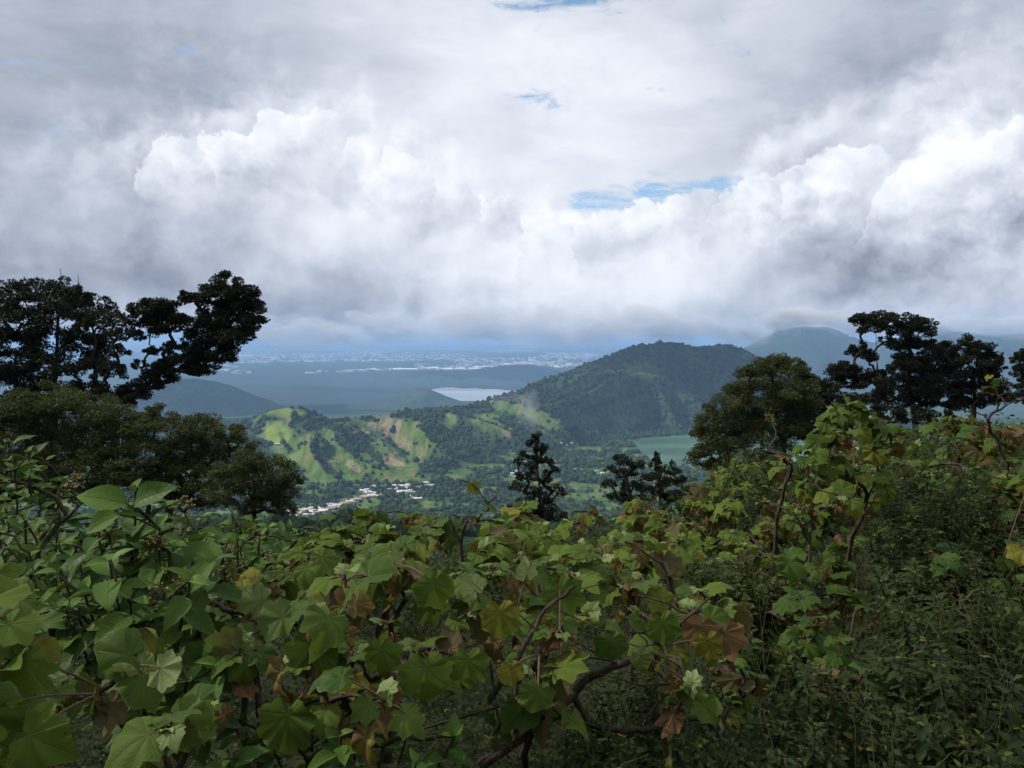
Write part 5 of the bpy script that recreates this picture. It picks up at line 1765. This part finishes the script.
# ---- bare twiggy stems
def bare_shrub(label, tips_px, base, r_tip=0.004, leaves=6, wob=0.045):
    TINT[:] = (0.0, 1.0)
    bx = ray(base[0], 600)[0] / ray(base[0], 600)[1] * base[1]
    bz = float(ground_h(bx, base[1]))
    root = empty('bare_shrub', (bx, base[1], bz))
    tag(root, label, 'shrub', 'half-bare shrubs of the bank')
    T, L = Tubes(5), Leaves(LOBED)
    tips = [np.array(P(a, c, Y + rng.normal(0, 0.06))[:]) for a, c, Y in tips_px]
    foot = np.array([bx, base[1], bz - 0.03])
    nodes, R = skeleton([foot, foot + np.array([rng.normal(0, .05), 0, 0.3]), foot + np.array([rng.normal(0, .08), 0, 0.6])], tips, r_tip, T, wob, 0.5, 2.1, 7, back=0.55)
    for k in range(leaves):
        i = rng.integers(len(nodes) // 2, len(nodes))
        o = unit(rng.normal(0, 1, 3))
        L.add(nodes[i], unit(o - UP * 0.6), unit(UP + o + rng.normal(0, 0.4, 3)), rng.uniform(0.03, 0.07), rng.choice([0.0, 0.6, 0.95]))
    T.build('stems', SHRUB_BARK, root)
    L.build('foliage', LOBED_MAT, root)


bare_shrub('bare forked stem with a single upright leaf at its top, before the round-headed tree', [(768, 415, 4.8), (775, 440, 4.8), (760, 450, 4.7), (785, 455, 4.8), (792, 470, 4.7)], (785, 4.8), 0.0055, 7)
bare_shrub('leafless thin twigs standing up at the right edge', [(985, 372, 5.0), (992, 385, 5.0), (1002, 378, 5.1), (1012, 392, 5.0), (978, 400, 4.9), (1000, 410, 5.0), (988, 420, 5.0), (1018, 400, 5.0), (970, 425, 4.9), (982, 390, 5.1), (996, 398, 4.9), (1008, 384, 5.0), (975, 412, 5.0)], (996, 5.0), 0.0032, 5, 0.03)
bare_shrub('dark upright dry stems in the shade left of the tall lobed-leaf shrub', [(795, 500, 4.4), (805, 490, 4.4), (788, 520, 4.3), (815, 520, 4.4), (775, 505, 4.5)], (800, 4.4), 0.005, 4)
bare_shrub('thin black stalk standing over the village with a few shrivelled leaves', [(461, 480, 3.4), (497, 495, 3.4), (478, 520, 3.3), (450, 520, 3.4)], (476, 3.5), 0.004, 5)

# ---- crooked dark branches that show between the middle shrubs
def crooked_branch(label, pts, r0, r1, twigs):
    p = [np.array(P(*q)[:]) for q in pts]
    root = empty('fallen_branch', tuple(p[0]))
    tag(root, label, 'branch', 'crooked branches in the foreground shrubs')
    T = Tubes(7)
    full = np.concatenate([curve_pts(p[i], p[i + 1], 6, 0, 0.03)[(0 if i == 0 else 1):] for i in range(len(p) - 1)])
    T.add(full, np.linspace(r0, r1, len(full)))
    for k in range(twigs):
        i = rng.integers(3, len(full) - 1)
        e = full[i] + unit(rng.normal(0, 1, 3) * np.array([1, .5, .6]) + UP * 0.6) * rng.uniform(0.12, 0.3)
        T.add(curve_pts(full[i], e, 5, 0, 0.05), np.linspace(r1 * 0.6, r1 * 0.25, 5))
    T.build('wood', SHRUB_BARK, root)


crooked_branch('crooked grey-brown branch rising to the right under the yellow hanging leaves', [(480, 765, 2.3), (545, 722, 2.35), (585, 680, 2.4), (620, 665, 2.4), (660, 640, 2.45), (700, 610, 2.5)], 0.017, 0.008, 8)
crooked_branch('crooked branch lying level in the shade below the rising one', [(570, 690, 2.4), (590, 725, 2.35), (625, 732, 2.35), (655, 728, 2.4), (680, 705, 2.4), (685, 680, 2.4)], 0.011, 0.007, 4)
crooked_branch('dark thin branch leaning over the yellowing blade in the middle', [(490, 700, 2.15), (520, 655, 2.1), (545, 610, 2.15), (575, 585, 2.2)], 0.010, 0.004, 5)

# ---- ground cover: countless small leaves low on the slope
n = 125000
yy = 0.9 + 11.0 * rng.uniform(0, 1, n) ** 1.7
xx = rng.uniform(-0.9, 1.25, n) * (yy + 0.9)
hh = ground_h(xx, yy) + rng.uniform(0, 1, n) ** 1.6 * (0.08 + 0.55 * sstep(fbm(xx * 1.1, yy * 1.1, 3, 501), -0.15, 0.4))
yd = rng.normal(0, 1, (n, 3)) * np.array([1, 1, 0.45])
zd = rng.normal(0, 0.45, (n, 3)) + np.array([0, -0.25, 1.0])
sz = rng.uniform(0.014, 0.034, (n, 1)) * (1 + 0.08 * yy[:, None])
TINT[:] = (0.0, 1.0)
GC = Leaves([leaf_ovate(360 + i, 0.30, 2) for i in range(4)])
GC.add_many(np.concatenate([np.stack([xx, yy, hh], -1), yd, zd, sz, np.where(rng.uniform(0, 1, (n, 1)) < 0.06, rng.uniform(0.4, 1, (n, 1)), 0.0), rng.uniform(0, 1, (n, 1))], 1))
gc = GC.build('undergrowth', SMALL_MAT, None)
tag(gc, kind='stuff')
# leafy scrub further down the slope, one mass between the shrubs and the trees
n = 170000
yy = 9.0 + 62.0 * rng.uniform(0, 1, n) ** 1.4
xx = rng.uniform(-1.05, 1.3, n) * yy
cl = fbm(xx * 0.35, yy * 0.35, 4, 511)
hh = ground_h(xx, yy) + (0.7 + 1.6 * cl) * rng.uniform(0.15, 1, n) ** 0.6
sz = rng.uniform(0.07, 0.13, (n, 1)) * (1 + 0.012 * yy[:, None])
SC = Leaves([leaf_ovate(370 + i, 0.33, 2) for i in range(4)])
SC.add_many(np.concatenate([np.stack([xx, yy, hh], -1), rng.normal(0, 1, (n, 3)) * np.array([1, 1, 0.5]), rng.normal(0, 0.45, (n, 3)) + np.array([0, -0.3, 1.0]), sz, np.where(rng.uniform(0, 1, (n, 1)) < 0.05, 0.5, 0.0), rng.uniform(0, 1, (n, 1))], 1))
sc_ = SC.build('scrub', SMALL_MAT, None)
tag(sc_, kind='stuff')

# ---- dead stalks and grass stems standing in the undergrowth, past counting
DT = Tubes(4)
for _ in range(420):
    y0 = 1.9 + 6.0 * rng.uniform() ** 1.5
    x0 = rng.uniform(-0.1, 0.8) * y0
    z0 = float(ground_h(x0, y0))
    hgt = rng.uniform(0.25, 0.75)
    top = np.array([x0 + rng.normal(0, 0.10), y0 + rng.normal(0, 0.08), z0 + hgt])
    DT.add(curve_pts([x0, y0, z0 - 0.02], top, 5, 0, 0.04), np.linspace(0.0026, 0.0010, 5), rng.uniform(0, 1))
    if rng.uniform() < 0.5:
        DT.add(curve_pts((np.array([x0, y0, z0]) + top) / 2, top + rng.normal(0, 0.08, 3), 4, 0, 0.05), np.linspace(0.0016, 0.0008, 4), rng.uniform(0, 1))
DRY_MAT = bark_material('dry_stalk', (0.10, 0.075, 0.045), (0.17, 0.13, 0.08), 30.0, (0.07, 0.085, 0.03))
tag(DT.build('dry_stalks', DRY_MAT, None), kind='stuff')
